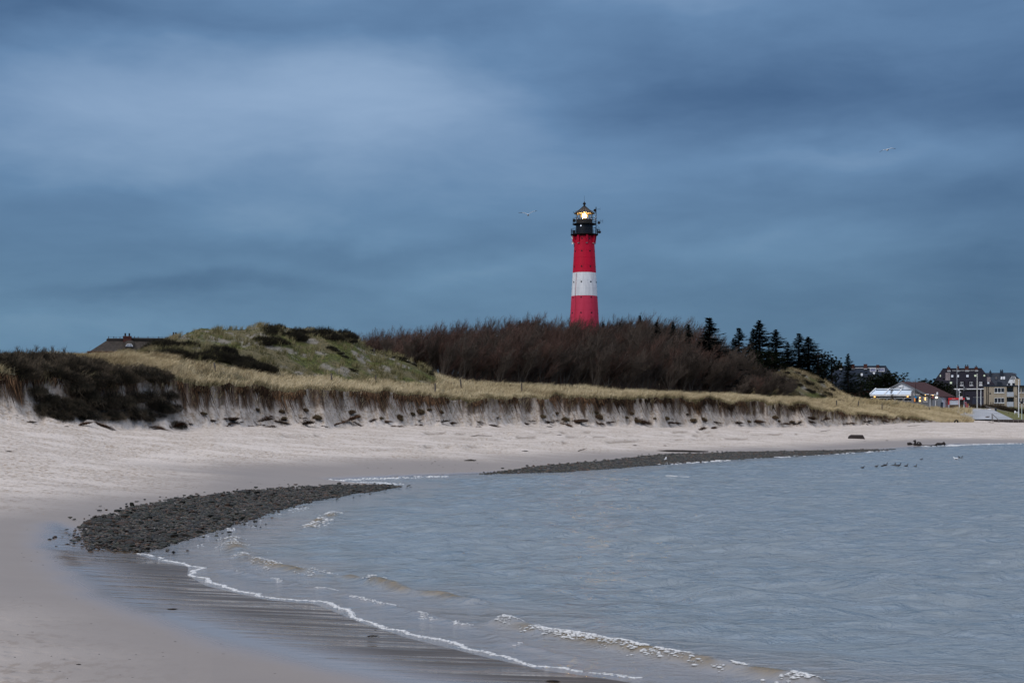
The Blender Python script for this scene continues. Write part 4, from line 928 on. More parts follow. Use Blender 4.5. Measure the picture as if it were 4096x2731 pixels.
def blades(x, y, rs, h0, h1, w0, w1, cols, wind=.5, rand=.35, sink=.05):
    global goff
    n = len(x); z = ground(x, y)-sink
    clump = .65+.7*fbm(x/2.4, y/2.4, 2, 201)
    h = rs.uniform(h0, h1, n)*clump
    base = np.stack([x, y, z], 1)
    lean = np.stack([wind*h*rs.uniform(.4, 1.4, n)+rs.normal(0, rand, n)*h, rs.normal(-.05, rand, n)*h, h*rs.uniform(.75, 1.0, n)], 1)
    tip = base+lean; bend = np.stack([-lean[:, 0]*.22, -lean[:, 1]*.22, h*.14], 1)
    V, Q, T = strips(base, tip, rs.uniform(w0, w1, n), bend, rs=rs)
    c = np.array(cols); k = fbm(x/6, y/6, 3, 203)*.55+rs.uniform(0, 1, n)*.45
    idx = np.clip((sstep(.18, .8, k)*(len(c)-1)), 0, len(c)-1.001); i = idx.astype(int); f = (idx-i)[:, None]
    cc = c[i]*(1-f)+c[i+1]*f; cc = cc*rs.uniform(.75, 1.2, (n, 1))
    GV.append(V); GQ.append(Q+goff); GT.append(T+goff); GC.append(np.repeat(cc, 5, 0)); goff += len(V)
STRAW = [(.20,.15,.08),(.50,.415,.255),(.68,.58,.395)]
OLIVE = [(.09,.08,.04),(.22,.185,.10),(.36,.30,.18)]
d_b = lambda x, y, u, q: np.clip(.35+1.4*(fbm(x/5, y/5, 3, 211)-.3), .1, 1)*np.where((u < 600) & (q < .3), .12, 1)
x, y, rs = scatter(-120, 3880, 150000, lambda L: L['dt']+.1, lambda L: L['dg'], 301, d_b); blades(x, y, rs, .55, .95, .03, .055, STRAW)
x, y, rs = scatter(180, 700, 24000, lambda L: L['dt']+8, lambda L: L['dg'], 302); blades(x, y, rs, .6, 1.1, .03, .05, STRAW)
x, y, rs = scatter(-100, 3700, 26000, lambda L: L['dt']-.15, lambda L: L['dt']+1.6, 303); blades(x, y, rs, .35, .75, .03, .06, OLIVE, .3, .5)
d_h = lambda x, y, u, q: .25+.75*sstep(.45, .65, fbm(x/6, y/6, 2, 221))
x, y, rs = scatter(540, 1760, 14000, lambda L: L['dg']-3, lambda L: L['dr']+2, 304, d_h, 34, .17); blades(x, y, rs, .5, 1.05, .03, .055, [(.07,.066,.026),(.165,.15,.066),(.34,.295,.175)], .35, .3)
x, y, rs = scatter(540, 1760, 14000, lambda L: L['dg']-3, lambda L: L['dr']+2, 305); blades(x, y, rs, .10, .28, .04, .08, [(.026,.032,.011),(.058,.066,.018),(.095,.088,.034)], .2, .5)
x, y, rs = scatter(1740, 2960, 16000, lambda L: L['dg']-2, lambda L: L['dr']+1, 306, d_b); blades(x, y, rs, .4, .9, .04, .06, STRAW)
x, y, rs = scatter(2960, 3360, 24000, lambda L: L['dg']-4, lambda L: L['dr']+1, 307, lambda x, y, u, q: sstep(.4, .6, fbm(x/4, y/4, 3, 223))); blades(x, y, rs, .35, .8, .05, .08, [(.055,.055,.024),(.16,.13,.07),(.34,.275,.175)])
x, y, rs = scatter(3300, 3890, 30000, lambda L: L['dt']+.2, lambda L: L['dr']+2, 308); blades(x, y, rs, .5, .95, .05, .09, [(.26,.20,.10),(.50,.41,.24),(.60,.50,.32)])
x, y, rs = scatter(480, 700, 2600, lambda L: L['dr']-5, lambda L: L['dr']+2, 309); blades(x, y, rs, .6, 1.0, .03, .05, OLIVE)
for (uu, vv) in ((790,1312),(1035,1300),(1050,1310),(1210,1330)):     # wispy tufts on the crest
    hx, hy, hz = hit(uu, vv); rs = np.random.RandomState(int(uu)); blades(hx+rs.normal(0, .7, 260), hy+rs.normal(0, .7, 260), rs, .6, 1.1, .02, .04, [(.14,.11,.05),(.26,.21,.11),(.33,.28,.16)], .5, .4)
gm2 = plantmat('marram', 0, 0, .9, 0.0, 'col')
me = np_mesh('marram_grass', np.concatenate(GV), np.concatenate(GQ), np.concatenate(GT), smooth=False, mats=[gm2], attrs=dict(col=np.concatenate(GC)))
tag(link('marram_grass', me), 'straw coloured marram grass bent by the wind on bench and dunes', 'grass', kind='stuff')
# ------------------------------------------------------------ roots and turf hanging from the scarp edge
rs = np.random.RandomState(55)
n = 15000; uu = rs.uniform(-100, 3780, n); s_ = arc(uu)
db, zb, w1, w2, H, dt, zt, dg, zg, dr, zr = knots(uu)
patch = .5*fbm(s_/6, s_*0, 2, 229)+.5*fbm(s_/1.2, s_*0, 3, 231); keep = (patch > .40) & (H > .7) & ((uu < 70) | (uu > 690) | (rs.uniform(0, 1, n) < .25))
uu, s_, dt, w1, w2, H, zt, db, patch = [a[keep] for a in (uu, s_, dt, w1, w2, H, zt, db, patch)]; n = len(uu)
y0 = dt+rs.uniform(-.15, .25, n); x0 = xpx(uu, y0)
strand = rs.uniform(0, 1, n) < .07
L = np.clip(np.where(strand, H*rs.uniform(.35, .85, n), 0)+(~strand)*H*(rs.uniform(.04, .17, n)+.85*np.clip(patch-.48, 0, .4)*rs.uniform(.2, 1.3, n)), .1, 3.0)
tilt = np.where(strand, rs.uniform(.2, .55, n), rs.normal(.16, .14, n))*L
y1 = np.maximum(y0-.05-L*.10, db); 
p0 = np.stack([x0, y0, ground(x0, y0)+.02], 1)
ym_ = y0-.10-L*.22; xm = x0+tilt*.5; zm = np.maximum(ground(xm, ym_)+.06, p0[:, 2]-L*.55)
yt_ = y0-.14-L*.50; xt = x0+tilt; zt_ = np.maximum(ground(xt, yt_)+.05, p0[:, 2]-L)
wv = np.stack([np.ones(n), rs.normal(0, .2, n), np.zeros(n)], 1)*(rs.uniform(.02, .075, n)*np.where(strand, .6, 1))[:, None]
mid = np.stack([xm, ym_, zm], 1); tip = np.stack([xt, yt_, zt_], 1)
V = np.stack([p0-wv, p0+wv, mid-wv*.7, mid+wv*.7, tip], 1).reshape(-1, 3); o = (np.arange(n)*5)[:, None]
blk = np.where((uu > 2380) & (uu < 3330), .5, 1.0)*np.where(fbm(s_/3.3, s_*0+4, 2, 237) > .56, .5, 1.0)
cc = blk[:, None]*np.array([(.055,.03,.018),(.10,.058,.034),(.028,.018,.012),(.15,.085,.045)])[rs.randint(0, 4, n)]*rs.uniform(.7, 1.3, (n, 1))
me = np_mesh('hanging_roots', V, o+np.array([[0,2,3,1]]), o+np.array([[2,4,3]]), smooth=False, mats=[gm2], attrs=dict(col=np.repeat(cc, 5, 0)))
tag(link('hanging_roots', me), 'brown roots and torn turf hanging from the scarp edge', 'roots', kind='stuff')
# ------------------------------------------------------------ bare trees
M_TRUNK = plantmat('bark_grey', (.10, .088, .076), (.055, .046, .04), .9, .3)
M_TW_RED = plantmat('twigs_red_brown', (.100, .059, .047), (.058, .038, .031), .9, .30)
M_TW_GREY = plantmat('twigs_grey_brown', (.090, .069, .056), (.052, .042, .035), .9, .30)
def bare_tree(seed, crown_m, stems=3, H=7.0):
    r = random.Random(seed); tr = MB(); B, T_, W = [], [], []
    def grow(p, d, L, rad, lev):
        n = 4; pts = [p]; cur = p
        for i in range(n):
            d = (d+Vector((r.gauss(.07, .13), r.gauss(0, .13), r.gauss(.05, .07)))).normalized(); cur = cur+d*L/n; pts.append(cur)
        if lev < 3: tr.tube(pts, [rad*(1-.16*i) for i in range(n+1)], 5 if lev < 2 else 3, cap=False)
        if lev < 2:
            for i in range(5 if lev == 0 else 5):
                k = r.randint(1, n); dd = (d+Vector((r.gauss(.10, .6), r.gauss(0, .6), r.uniform(-.15, .6)))).normalized()
                grow(pts[k], dd, L*r.uniform(.45, .7), rad*.5, lev+1)
        if lev >= 1:
            for i in range(21 if lev == 2 else 13):
                k = r.uniform(.1, n); a = pts[int(k)]; b = pts[min(int(k)+1, n)]; q0 = a.lerp(b, k-int(k))
                dd = (d*.6+Vector((r.gauss(.26, .42), r.gauss(0, .45), r.uniform(.05, .95)))).normalized(); l = r.uniform(.5, 1.35)
                B.append(q0); T_.append(q0+dd*l); W.append(r.uniform(.019, .040))
                q1 = q0+dd*l*.5
                for j in range(2):
                    d2 = (dd+Vector((r.gauss(.2, .5), r.gauss(0, .5), r.uniform(-.1, .5)))).normalized(); B.append(q1); T_.append(q1+d2*l*.6); W.append(.020)
    for i in range(stems):
        grow(Vector((r.gauss(0, .3), r.gauss(0, .3), -.2)), Vector((r.gauss(.06, .28), r.gauss(0, .28), 1)).normalized(), H*r.uniform(.52, .72), .11, 0)
    # suckers at the foot
    for i in range(70):
        p = Vector((r.gauss(0, 1.1), r.gauss(0, 1.1), -.1)); l = r.uniform(.7, 2.2); B.append(p); T_.append(p+Vector((r.gauss(.15, .35), r.gauss(0, .3), 1))*l); W.append(.035)
    B = np.array(B); T_ = np.array(T_)
    V, Q, T = strips(B, T_, np.array(W), None, rs=np.random.RandomState(seed))
    top = max(B[:, 2].max(), np.percentile(T_[:, 2], 99.6))
    me = np_mesh('crown', V/top, Q, T, smooth=False, mats=[crown_m])
    mt = bpy.data.meshes.new('trunk'); mt.from_pydata([(a/top, b/top, c/top) for a, b, c in tr.v], [], tr.f); mt.materials.append(M_TRUNK)
    mt.polygons.foreach_set('use_smooth', [True]*len(tr.f)); mt.update()
    return mt, me
TREES_R = [bare_tree(900+i, M_TW_RED, 3) for i in range(4)]
TREES_G = [bare_tree(950+i, M_TW_GREY, 3) for i in range(4)]
VW = tab((1380,1352),(1450,1345),(1600,1325),(1700,1308),(1800,1300),(1900,1292),(2000,1280),(2150,1272),(2330,1290),(2420,1276),(2500,1270),(2600,1275),(2700,1290),(2780,1320),(2850,1348),(2930,1400),(2990,1450),(3050,1500),(3120,1540))
def place_tree(meshes, x, y, h, wf, rz, name, label, group, cat='tree'):
    z = g1(x, y)-.1
    e = empty(name, (x, y, z), rz, label, cat, group)
    e.scale = (h*wf, h*wf, h)
    link('trunk', meshes[0], e); link('crown', meshes[1], e)
    return e
rt = random.Random(41); pts = []; tries = 0
while len(pts) < 266 and tries < 20000:
    tries += 1
    u = rt.uniform(1400, 3060); f = rt.random()**1.25
    dr = float(knots(np.array([u]))[9][0]); start = 1.5 if u > 1760 else 14
    y = dr+start+f*(78 if u < 2850 else 30); x = xpx(u, y)
    if math.hypot(x-LHX, y-LHY) < 6 or (u > 2980 and y > dr+24): continue
    md = 2.1+1.6*f
    if any((x-a)**2+(y-b)**2 < md*md for a, b, *_ in pts): continue
    pts.append((x, y, u, f))
rt2 = random.Random(43)
for i in range(30):
    u = rt2.uniform(2940, 3175); k_ = knots(np.array([u])); y = float(k_[7][0])-3+rt2.uniform(0, 16); pts.append((xpx(u, y), y, u, -1))
gz = ground(np.array([p[0] for p in pts]), np.array([p[1] for p in pts]))
for (x, y, u, f), z in zip(pts, gz):
    ve = float(np.interp(u, *VW)); vg = VH-(z-HC)*F/y
    vfront = vg-150 if u < 2800 else vg-110
    vtop = max(ve, vfront+(ve-vfront)*min(1, (f/.45))**.7)+rt.uniform(-24, 8)
    h = max(3.2, zpx(vtop, y)-z); h = min(h, 12)
    if f < 0: h = rt2.uniform(3.0, 5.2)*(1 if u < 3090 else .7); f = .05
    red = rt.random() < np.interp(u, [1400, 2300, 2800], [.95, .6, .15])*(.5+.5*min(1, f*3))
    m_ = (TREES_R if red else TREES_G)[rt.randrange(4)]
    if u < 1760: lab = 'bare red brown tree behind the right flank of the big left dune'
    elif f < .16: lab = 'bare many stemmed tree in the front row of the thicket beside the straw grass'
    elif u < 2300: lab = 'bare reddish tree standing deep in the thicket left of the lighthouse'
    elif u < 2700: lab = 'bare brown tree standing deep in the thicket right of the lighthouse'
    else: lab = 'bare grey brown tree at the low right end of the thicket near the spruces'
    place_tree(m_, x, y, h, rt.uniform(.85, 1.15)*max(1, 6.0/h)**.5, rt.uniform(-.7, .7), 'bare_tree', lab, 'bare trees of the thicket')
# ------------------------------------------------------------ conifers
M_BARK = plantmat('conifer_bark', (.045, .034, .028), (.03, .024, .02), .9, .1)
M_SPR = plantmat('spruce_needles', (.011, .020, .017), (.006, .011, .010), .8, .25)
M_PINE = plantmat('pine_needles', (.015, .023, .010), (.007, .012, .007), .8, .25)
def spruce(seed, ragged=.5):
    r = random.Random(seed); H = 10.0; tr = MB()
    tr.tube([(0,0,-.3),(.03,0,3),(.02,.02,6.5),(.05,0,10)], [.2,.16,.09,.015], 7, cap=False)
    B, T_, W = [], [], []
    z = .7
    while z < 9.9:
        k = z/H; Lm = (1-k)**.95*3.4+.10
        for i in range(r.randint(5, 7)):
            a = r.uniform(0, 2*PI); L = Lm*r.uniform(1-ragged, 1.08)*(1.3 if r.random() < .12 else 1)*(1.12 if math.cos(a) > 0 else .92)
            p = Vector((0, 0, z+r.uniform(-.15, .15))); d = Vector((math.cos(a), math.sin(a), r.uniform(-.15, .15)-.12*(1-k)))
            pts = [p]; n = 5
            for j in range(n):
                d = (d+Vector((0, 0, .10+.05*k))).normalized() if j > 1 else d.normalized()
                p = p+d*L/n; pts.append(p)
            tr.tube(pts, [.035*(1-.17*j) for j in range(n+1)], 3, cap=False)
            m = int(12+L*30)
            for j in range(m):
                f = r.uniform(.12, 1)*n; q0 = pts[int(min(f, n-1))].lerp(pts[int(min(f, n-1))+1], f-int(min(f, n-1)))
                side = r.choice((-1, 1)); sd_ = Vector((-math.sin(a), math.cos(a), 0))*side
                dd = (d*.6+sd_*r.uniform(.2, .9)+Vector((0, 0, r.uniform(-.55, .15)))).normalized(); l = r.uniform(.2, .5)*(1-.4*k)
                B.append(q0-dd*.05); T_.append(q0+dd*l); W.append(r.uniform(.10, .2))
        z += r.uniform(.17, .3)*(1-.4*k)
    B = np.array(B); V, Q, T = strips(B, np.array(T_), np.array(W), None, rs=np.random.RandomState(seed), taper=.9)
    me = np_mesh('crown', V/H, Q, T, smooth=False, mats=[M_SPR])
    mt = bpy.data.meshes.new('trunk'); mt.from_pydata([(a/H, b/H, c/H) for a, b, c in tr.v], [], tr.f); mt.materials.append(M_BARK); mt.update()
    return mt, me
def pine(seed, wide=1.0, nc=26, low=.08):
    r = random.Random(seed); tr = MB(); rs = np.random.RandomState(seed); H = 6.0
    tr.tube([(0,0,-.3),(.1,0,2),(.05,.1,4),(.15,.05,5.4)], [.18,.15,.1,.03], 7, cap=False)
    B, T_ = [], []
    for i in range(nc):
        zc = H*(low+(.93-low)*(i+.5)/nc); k = zc/H; a = r.uniform(0, 2*PI); rr = wide*1.9*math.sqrt(max(.03, 1-k**2.2))*r.uniform(.45, 1.0)
        c = Vector((math.cos(a)*rr, math.sin(a)*rr, zc)); 
        tr.tube([(0, 0, zc-.7), c*.55+Vector((0, 0, .45*zc-.25)), c], [.07, .05, .02], 4, cap=False)
        R_ = r.uniform(.7, 1.15)*wide**.3
        for j in range(9):
            o_ = Vector((r.gauss(0, 1), r.gauss(0, 1), r.gauss(0, .65))).normalized()*R_*r.uniform(.35, 1.0); sc_ = c+o_
            for q_ in range(26):
                dd = (o_.normalized()*.8+Vector((r.gauss(0, .7), r.gauss(0, .7), r.gauss(.45, .6)))).normalized()
                B.append(sc_+dd*.03); T_.append(sc_+dd*r.uniform(.16, .36))
    B = np.array(B); T_ = np.array(T_)
    V, Q, T = strips(B, T_, rs.uniform(.08, .15, len(B)), None, rs=rs, taper=.9)
    me = np_mesh('crown', V/H, Q, T, smooth=False, mats=[M_PINE])
    mt = bpy.data.meshes.new('trunk'); mt.from_pydata([(a/H, b/H, c/H) for a, b, c in tr.v], [], tr.f); mt.materials.append(M_BARK); mt.update()
    return mt, me
SPR = [spruce(11, .6), spruce(12, .72), spruce(13, .65)]
PIN = [pine(21), pine(22, 1.3, 30), pine(23, 1.0, 22, .2)]
# column, top row, distance, kind, width factor, label
CON = [(3037,1281,332,0,1.05,'tall spruce, highest of the group on the right hillock, branches swept right'),
 (2836,1266,300,1,1.05,'spruce with drooping tiered branches rising at the right edge of the bare thicket'),
 (2955,1308,326,1,1.0,'ragged double topped spruce left of the tallest spruce on the right hillock'),
 (2932,1352,330,2,.6,'thin small spruce at the left foot of the spruce group on the right hillock'),
 (3012,1313,336,2,.75,'narrow spruce pressed against the left side of the tallest spruce'),
 (3103,1317,332,0,1.15,'broad spruce just right of the tallest spruce on the hillock'),
 (3150,1366,336,2,1.0,'pale bluish spruce low between two taller conifers on the hillock'),
 (3195,1330,330,1,1.25,'dark bushy fir with a blunt top behind the fence posts on the hillock'),
 (3234,1346,333,0,1.5,'wide dark green conifer with a thin spire top on the hillock'),
 (2752,1284,296,2,1.2,'small spruce top above the thicket, nearest the left side of the tiered spruce'),
 (2693,1277,300,0,1.1,'small spruce top above the thicket with a slim tip, right of the lighthouse'),
 (2625,1274,296,2,1.3,'broad dark spruce top half hidden by bare twigs, right of the lighthouse'),
 (2560,1246,303,1,1.1,'highest spruce top above the thicket right of the lighthouse'),
 (2480,1277,300,2,.9,'thin spruce tip among bare twigs nearest the right side of the lighthouse'),
 (2412,1272,302,0,1.0,'dark conifer top close beside the right wall of the lighthouse'),
 (2036,1273,288,2,1.2,'small dark conifer top above the thicket far left of the lighthouse'),
 (2080,1270,290,0,1.3,'broad dark conifer top above the thicket left of the lighthouse'),
 (2130,1279,291,2,1.2,'low dark conifer tip among bare twigs left of the lighthouse'),
 (2180,1277,292,1,1.2,'dark conifer top nearest the left side of the lighthouse')]
for u, v, d, k, wf, lab in CON:
    v += 12 if d < 304 and u != 2836 else 0; wf *= .8 if d < 304 and u != 2836 else 1.6
    x = xpx(u, d); h = zpx(v, d)-g1(x, d); place_tree(SPR[k], x, d, h, wf, R.uniform(-.6, .6), 'spruce', lab, 'conifers around the thicket')
x = xpx(3392, 341); h = zpx(1413, 341)-g1(x, 341)
place_tree(SPR[0], x, 341, h, 1.12, .2, 'spruce', 'big dark lone spruce left of the beach restaurant, before the slate house', 'conifers around the thicket')
PNS = [(3030,1392,322,1,1.2,'low spreading pine below the tallest spruce on the hillock, left part'),(3085,1402,321,0,1.3,'low spreading pine below the spruces, right behind the bare hillock top'),(2985,1418,318,2,1.4,'low dark pine at the left end of the pine row below the spruces'),
 (3270,1400,330,1,1.1,'bushy pine at the right end of the hillock conifers'),(3328,1424,332,2,.9,'small open pine leaning out at the far right of the hillock'),(3300,1448,331,1,1.2,'round pine between hillock conifers and the slate house'),
 (3300,1505,331,0,1.5,'low dark pine bush on the right slope of the hillock'),(3345,1540,338,1,1.7,'dark pine bush at the foot of the big lone spruce, left side'),
 (3478,1488,378,0,1.25,'dense dark pine just left of the restaurant terrace'),(3448,1515,372,1,1.4,'dark pine between the lone spruce and the terrace'),(3512,1500,380,2,1.4,'dark pine behind the left end of the terrace roof'),(3540,1487,384,1,1.15,'dark pine in front of the solar panels'),(3573,1486,385,0,1.2,'dark pine left of the white gable top'),(3600,1518,386,1,1.4,'low pine bush right behind the white gable top'),
 (3700,1518,384,1,1.3,'dark pine behind the red brown restaurant roof'),(3735,1513,386,0,1.4,'dark pine in front of the left corner of the guest house'),(3760,1530,388,1,1.2,'dark pine bush below the left skylights of the guest house'),(3800,1530,392,2,1.3,'dark pine in front of the guest house above the red kiosk'),(3680,1535,385,2,1.3,'dark pine at the left end of the row behind the restaurant roof'),(3780,1560,380,1,1.5,'low dark pine directly behind the red kiosk')]
for u, v, d, k, wf, lab in PNS:
    x = xpx(u, d); h = max(2.0, zpx(v, d)-g1(x, d)); place_tree(PIN[k], x, d, h, wf*1.35, R.uniform(0, 6), 'pine', lab, 'pines among the buildings and hillock')
# single bare saplings
SAP = bare_tree(977, M_TW_GREY, 2)
for u, v, d, lab in ((3561,1546,349,'small bare sapling in front of the glazed terrace roof'),(3618,1508,372,'thin bare tree top behind the white gable'),(3665,1512,376,'bare bushy tree top behind the red brown roof'),(3435,1560,349,'bare shrub left of the terrace'),(3130,1500,300,'bare young tree on the left slope of the right hillock'),(3060,1498,296,'bare young tree at the left foot of the right hillock')):
    x = xpx(u, d); h = zpx(v, d)-g1(x, d); place_tree(SAP, x, d, h, .8, R.uniform(-1, 1), 'bare_sapling', lab, None)
# ------------------------------------------------------------ dark shrubs
M_SHR = plantmat('shrub_dark', (.095, .075, .053), (.020, .018, .013), .9, .45)
M_HEA = plantmat('heather_dark', (.032, .029, .017), (.015, .013, .010), .9, .25)
M_HED = plantmat('hedge_brown', (.050, .038, .026), (.03, .024, .017), .9, .25)
def shrub(seed, mat, n=2600, ratio=.8, hang=0.0):
    """shrub of radius about 1 m, ragged outline, made of fine upright twigs; hang > 0 sends part of them down the slope in front"""
    rs = np.random.RandomState(seed)
    a = rs.uniform(0, 2*PI, n); rim = .55+.75*fbm(np.cos(a)*1.3+seed, np.sin(a)*1.3, 3, seed); rr = rs.uniform(0, 1, n)**.55
    px_, py_ = np.cos(a)*rr*rim, np.sin(a)*rr*rim; lump = .35+1.1*fbm(px_*2.6+7, py_*2.6, 3, seed+3)
    top = ratio*np.sqrt(np.clip(1-rr**2*.9, 0, 1))*lump
    f = rs.uniform(.0, .95, n)**.7
    base = np.stack([px_, py_, top*f-.06], 1)
    d = np.stack([rs.normal(.2, .28, n)+px_*.2, rs.normal(0, .28, n)+py_*.2, rs.uniform(.2, .9, n)], 1)
    L = rs.uniform(.10, .34, n)*(.6+.8*rs.uniform(0, 1, n)**3)
    if hang:
        k = rs.uniform(0, 1, n) < hang; d[k] = np.stack([rs.normal(.25, .35, k.sum()), rs.normal(-.45, .25, k.sum()), rs.uniform(-1.0, .2, k.sum())], 1); L[k] *= 1.5
    tip = base+d*L[:, None]
    V, Q, T = strips(base, tip, rs.uniform(.014, .032, n), None, rs=rs)
    stems = 30; b2 = np.stack([rs.normal(0, .3, stems), rs.normal(0, .3, stems), np.full(stems, -.15)], 1); t2 = np.stack([rs.uniform(-1, 1, stems), rs.uniform(-.9, .9, stems), ratio*rs.uniform(.4, 1.25, stems)], 1)
    V2, Q2, T2 = strips(b2, t2, np.full(stems, .03), None, rs=rs)
    return np_mesh('foliage', np.concatenate([V, V2]), np.concatenate([Q, Q2+len(V)]), np.concatenate([T, T2+len(V)]), smooth=False, mats=[mat])
SHR = [shrub(31, M_SHR, 4200), shrub(32, M_SHR, 4200), shrub(33, M_SHR, 3800, .7, .55), shrub(34, M_SHR, 3800, .7, .55), shrub(35, M_SHR, 2200, .6, .7)]
HEA = [shrub(41, M_HEA, 2600, .55), shrub(42, M_HEA, 2600, .5), shrub(43, M_HEA, 1500, .6)]
HED = [shrub(51, M_HED, 2600, .9), shrub(52, M_HED, 2600, .9)]
def place_shrub(me, x, y, w, h, label, group, name='shrub', dz=0, z=None):
    """w = width in metres, h = height factor"""
    o = link(name, me, None, (x, y, (g1(x, y) if z is None else z)+dz)); o.scale = (w/2, w/2, w/2*h); o.rotation_euler = (R.gauss(0, .08), R.gauss(0, .08), R.uniform(-.6, .6) if h > 0 else 0); return tag(o, label, 'shrub', group)
rb = random.Random(8)
def shrub_row(u0, u1, n, o0, o1, w0, w1, kinds, lab, top=None):
    for i in range(n):
        u = u0+(u1-u0)*(i+rb.uniform(.1, .9))/n; o_ = rb.uniform(o0, o1)
        y = float(knots(np.array([float(u)]))[5][0])+o_; x = xpx(u, y); w = rb.uniform(w0, w1)
        if top is not None:
            vt = float(np.interp(u, *top)); h = max(.5, (zpx(vt+rb.uniform(0, 14), y)-g1(x, y))/(w/2*.82))
        else: h = rb.uniform(.8, 1.2)
        place_shrub(SHR[rb.choice(kinds)], x, y, w, min(h, 2.0), lab, 'dark shrubs at the left end of the scarp')
TOPV = tab((-200,1400),(0,1400),(120,1394),(280,1402),(400,1432),(560,1464),(640,1500),(700,1535))
A0, A1, A2 = 'dark leafless shrub on top of the left end of the scarp', 'dark shrub tumbling over the left scarp edge among bare sand patches', 'dark shrub low on the left scarp face above the beach'
shrub_row(-150, 300, 12, 9, 15, 3.4, 4.8, (0, 1), A0, TOPV)
shrub_row(-150, 420, 14, 4, 9, 3.2, 4.6, (0, 1), A0, TOPV)
shrub_row(-60, 620, 18, 1.5, 4.5, 2.8, 4.0, (0, 1), A0, tab((0,1425),(280,1430),(420,1450),(560,1478),(640,1508),(700,1535)))
shrub_row(60, 660, 17, -.4, 1.2, 2.4, 3.4, (0, 1, 2), A1)
shrub_row(110, 690, 15, -1.5, -.3, 2.0, 3.2, (2, 3), A1)
shrub_row(150, 720, 13, -2.4, -1.2, 1.7, 2.8, (2, 3, 4), A2)
shrub_row(180, 740, 12, -3.4, -2.2, 1.4, 2.4, (3, 4), A2)
for i, (u, v) in enumerate([(75,1396),(140,1388),(175,1400),(215,1394),(262,1398)]):
    d = 136; x = xpx(u, d); h = zpx(v-rb.uniform(5, 22), d)-g1(x, d); place_tree(SAP, x, d, max(1.6, h), .6, rb.uniform(-2, 2), 'bare_sapling', 'wispy twigs of a bare shrub against the sky at the left edge', 'wispy shrubs on the left skyline')
HZ = [('dark heather patch on the left flank of the big dune', (585,930,1372,1432), 44, .12),
      ('dark heather patch low on the front of the big dune', (900,1060,1425,1475), 14, .25),
      ('dark heather on the upper front of the big dune below its peak', (1030,1210,1312,1385), 22, .0),
      ('black looking heather along the crest of the second dune hump', (1235,1440,1322,1352), 18, .22)]
for lab, (ua, ub, va, vb), n, sl_ in HZ:
    for i in range(n):
        u = rb.uniform(ua, ub); v = rb.uniform(va, vb)+(u-ua)*sl_*.6; x, y, z = hit(u, v)
        place_shrub(HEA[rb.randrange(3)], x, y, rb.uniform(1.9, 4.0), rb.uniform(.9, 1.5), lab, 'heather shrubs on the left dune', 'heather_shrub', -.08)
for u, v in [(1480,1402),(1505,1412),(1530,1418),(1555,1425),(1580,1432),(1605,1440),(1625,1448),(1650,1458),(1672,1468),(1690,1478),(1705,1488),(1720,1497),(1322,1396),(1340,1406),(1358,1416),(1376,1428),(1400,1475),(1412,1484)]:
    x, y, z = hit(u, v); place_shrub(HEA[rb.randrange(3)], x, y, rb.uniform(1.2, 2.2), rb.uniform(.7, 1.1), 'dark heather along the eroded edges at the right foot of the dune', 'heather shrubs on the left dune', 'heather_shrub', -.08)
for u in np.linspace(3120, 3360, 34):
    x, y, z = hit(u, 1478+(u-3150)*.35+rb.uniform(-4, 62)); place_shrub(HEA[rb.randrange(3)], x, y, rb.uniform(1.4, 3.0), 1.0, 'dark heather on the slope of the right hillock', 'heather shrubs on the right hillock', 'heather_shrub', -.05)
for i, u in enumerate(np.arange(3875, 4120, 15)):
    d = 372 if u < 3990 else 368; x = xpx(u, d); zb_ = zpx(1641+max(0, u-3990)*.14, d)
    place_shrub(HED[i % 2], x, d, 2.8, 1.45 if u < 4020 else 1.2, 'bare brown hedge shrub in front of the beige flats', 'hedge shrubs in front of the flats', 'hedge_shrub', 0, zb_)
# ================================================================== stones, posts, drift, birds
stm, t = newmat('stone_wet')
f = t.rand(); cr = t.n('ShaderNodeValToRGB'); t.set(cr.inputs[0], f)
e = cr.color_ramp; e.elements[0].color = (.022, .025, .020, 1); e.elements[1].color = (.070, .062, .054, 1); e.elements[1].position = 1
for p_, c_ in ((.3, (.034, .038, .030)), (.55, (.028, .026, .024)), (.78, (.075, .045, .030)), (.9, (.046, .05, .040))): k = e.elements.new(p_); k.color = (*c_, 1)
e.interpolation = 'LINEAR'
cs = t.mix(t.rng(t.noise(t.obj(), 3.2, 4), .35, .65), cr.outputs[0], t.vm('SCALE', cr.outputs[0], .55))
t.out(cs, .55, t.bump(t.noise(t.obj(), 7, 3), .05), .18)
stm2, t = newmat('stone_wet_mass')
col = t.attr('col', True); t.out(t.mix(t.rng(t.noise(t.pos(), 6, 3), .35, .65), col, t.vm('SCALE', col, .6)), .55, None, .18)
def stone_shape(iv, seed):
    rs = np.random.RandomState(seed); d = rs.normal(0, 1, (5, 3)); d /= np.linalg.norm(d, axis=1)[:, None]
    r = 1+sum(.16*np.sin(iv@(d[i]*3.1)+i*1.7) for i in range(5))
    V = iv*r[:, None]; 
    for i in range(3):     # chipped planes
        n_ = rs.normal(0, 1, 3); n_ /= np.linalg.norm(n_); k = rs.uniform(.6, .85); s_ = V@n_; V = V-np.clip(s_-k, 0, None)[:, None]*n_[None]*.85
    return V*np.array([1.2, .95, .48])
STONES = [np_mesh('stone', stone_shape(ICO1[0], 60+i), tris=ICO1[1], mats=[stm]) for i in range(8)]
P1 = [(268,2150),(290,2108),(400,2058),(520,2022),(700,1990),(860,1968),(1000,1955),(1200,1940),(1350,1932),(1560,1935),(1620,1943),(1520,1962),(1400,1978),(1250,2005),(1150,2032),(1000,2080),(880,2118),(760,2150),(660,2185),(590,2208),(480,2206),(380,2196),(300,2180)]
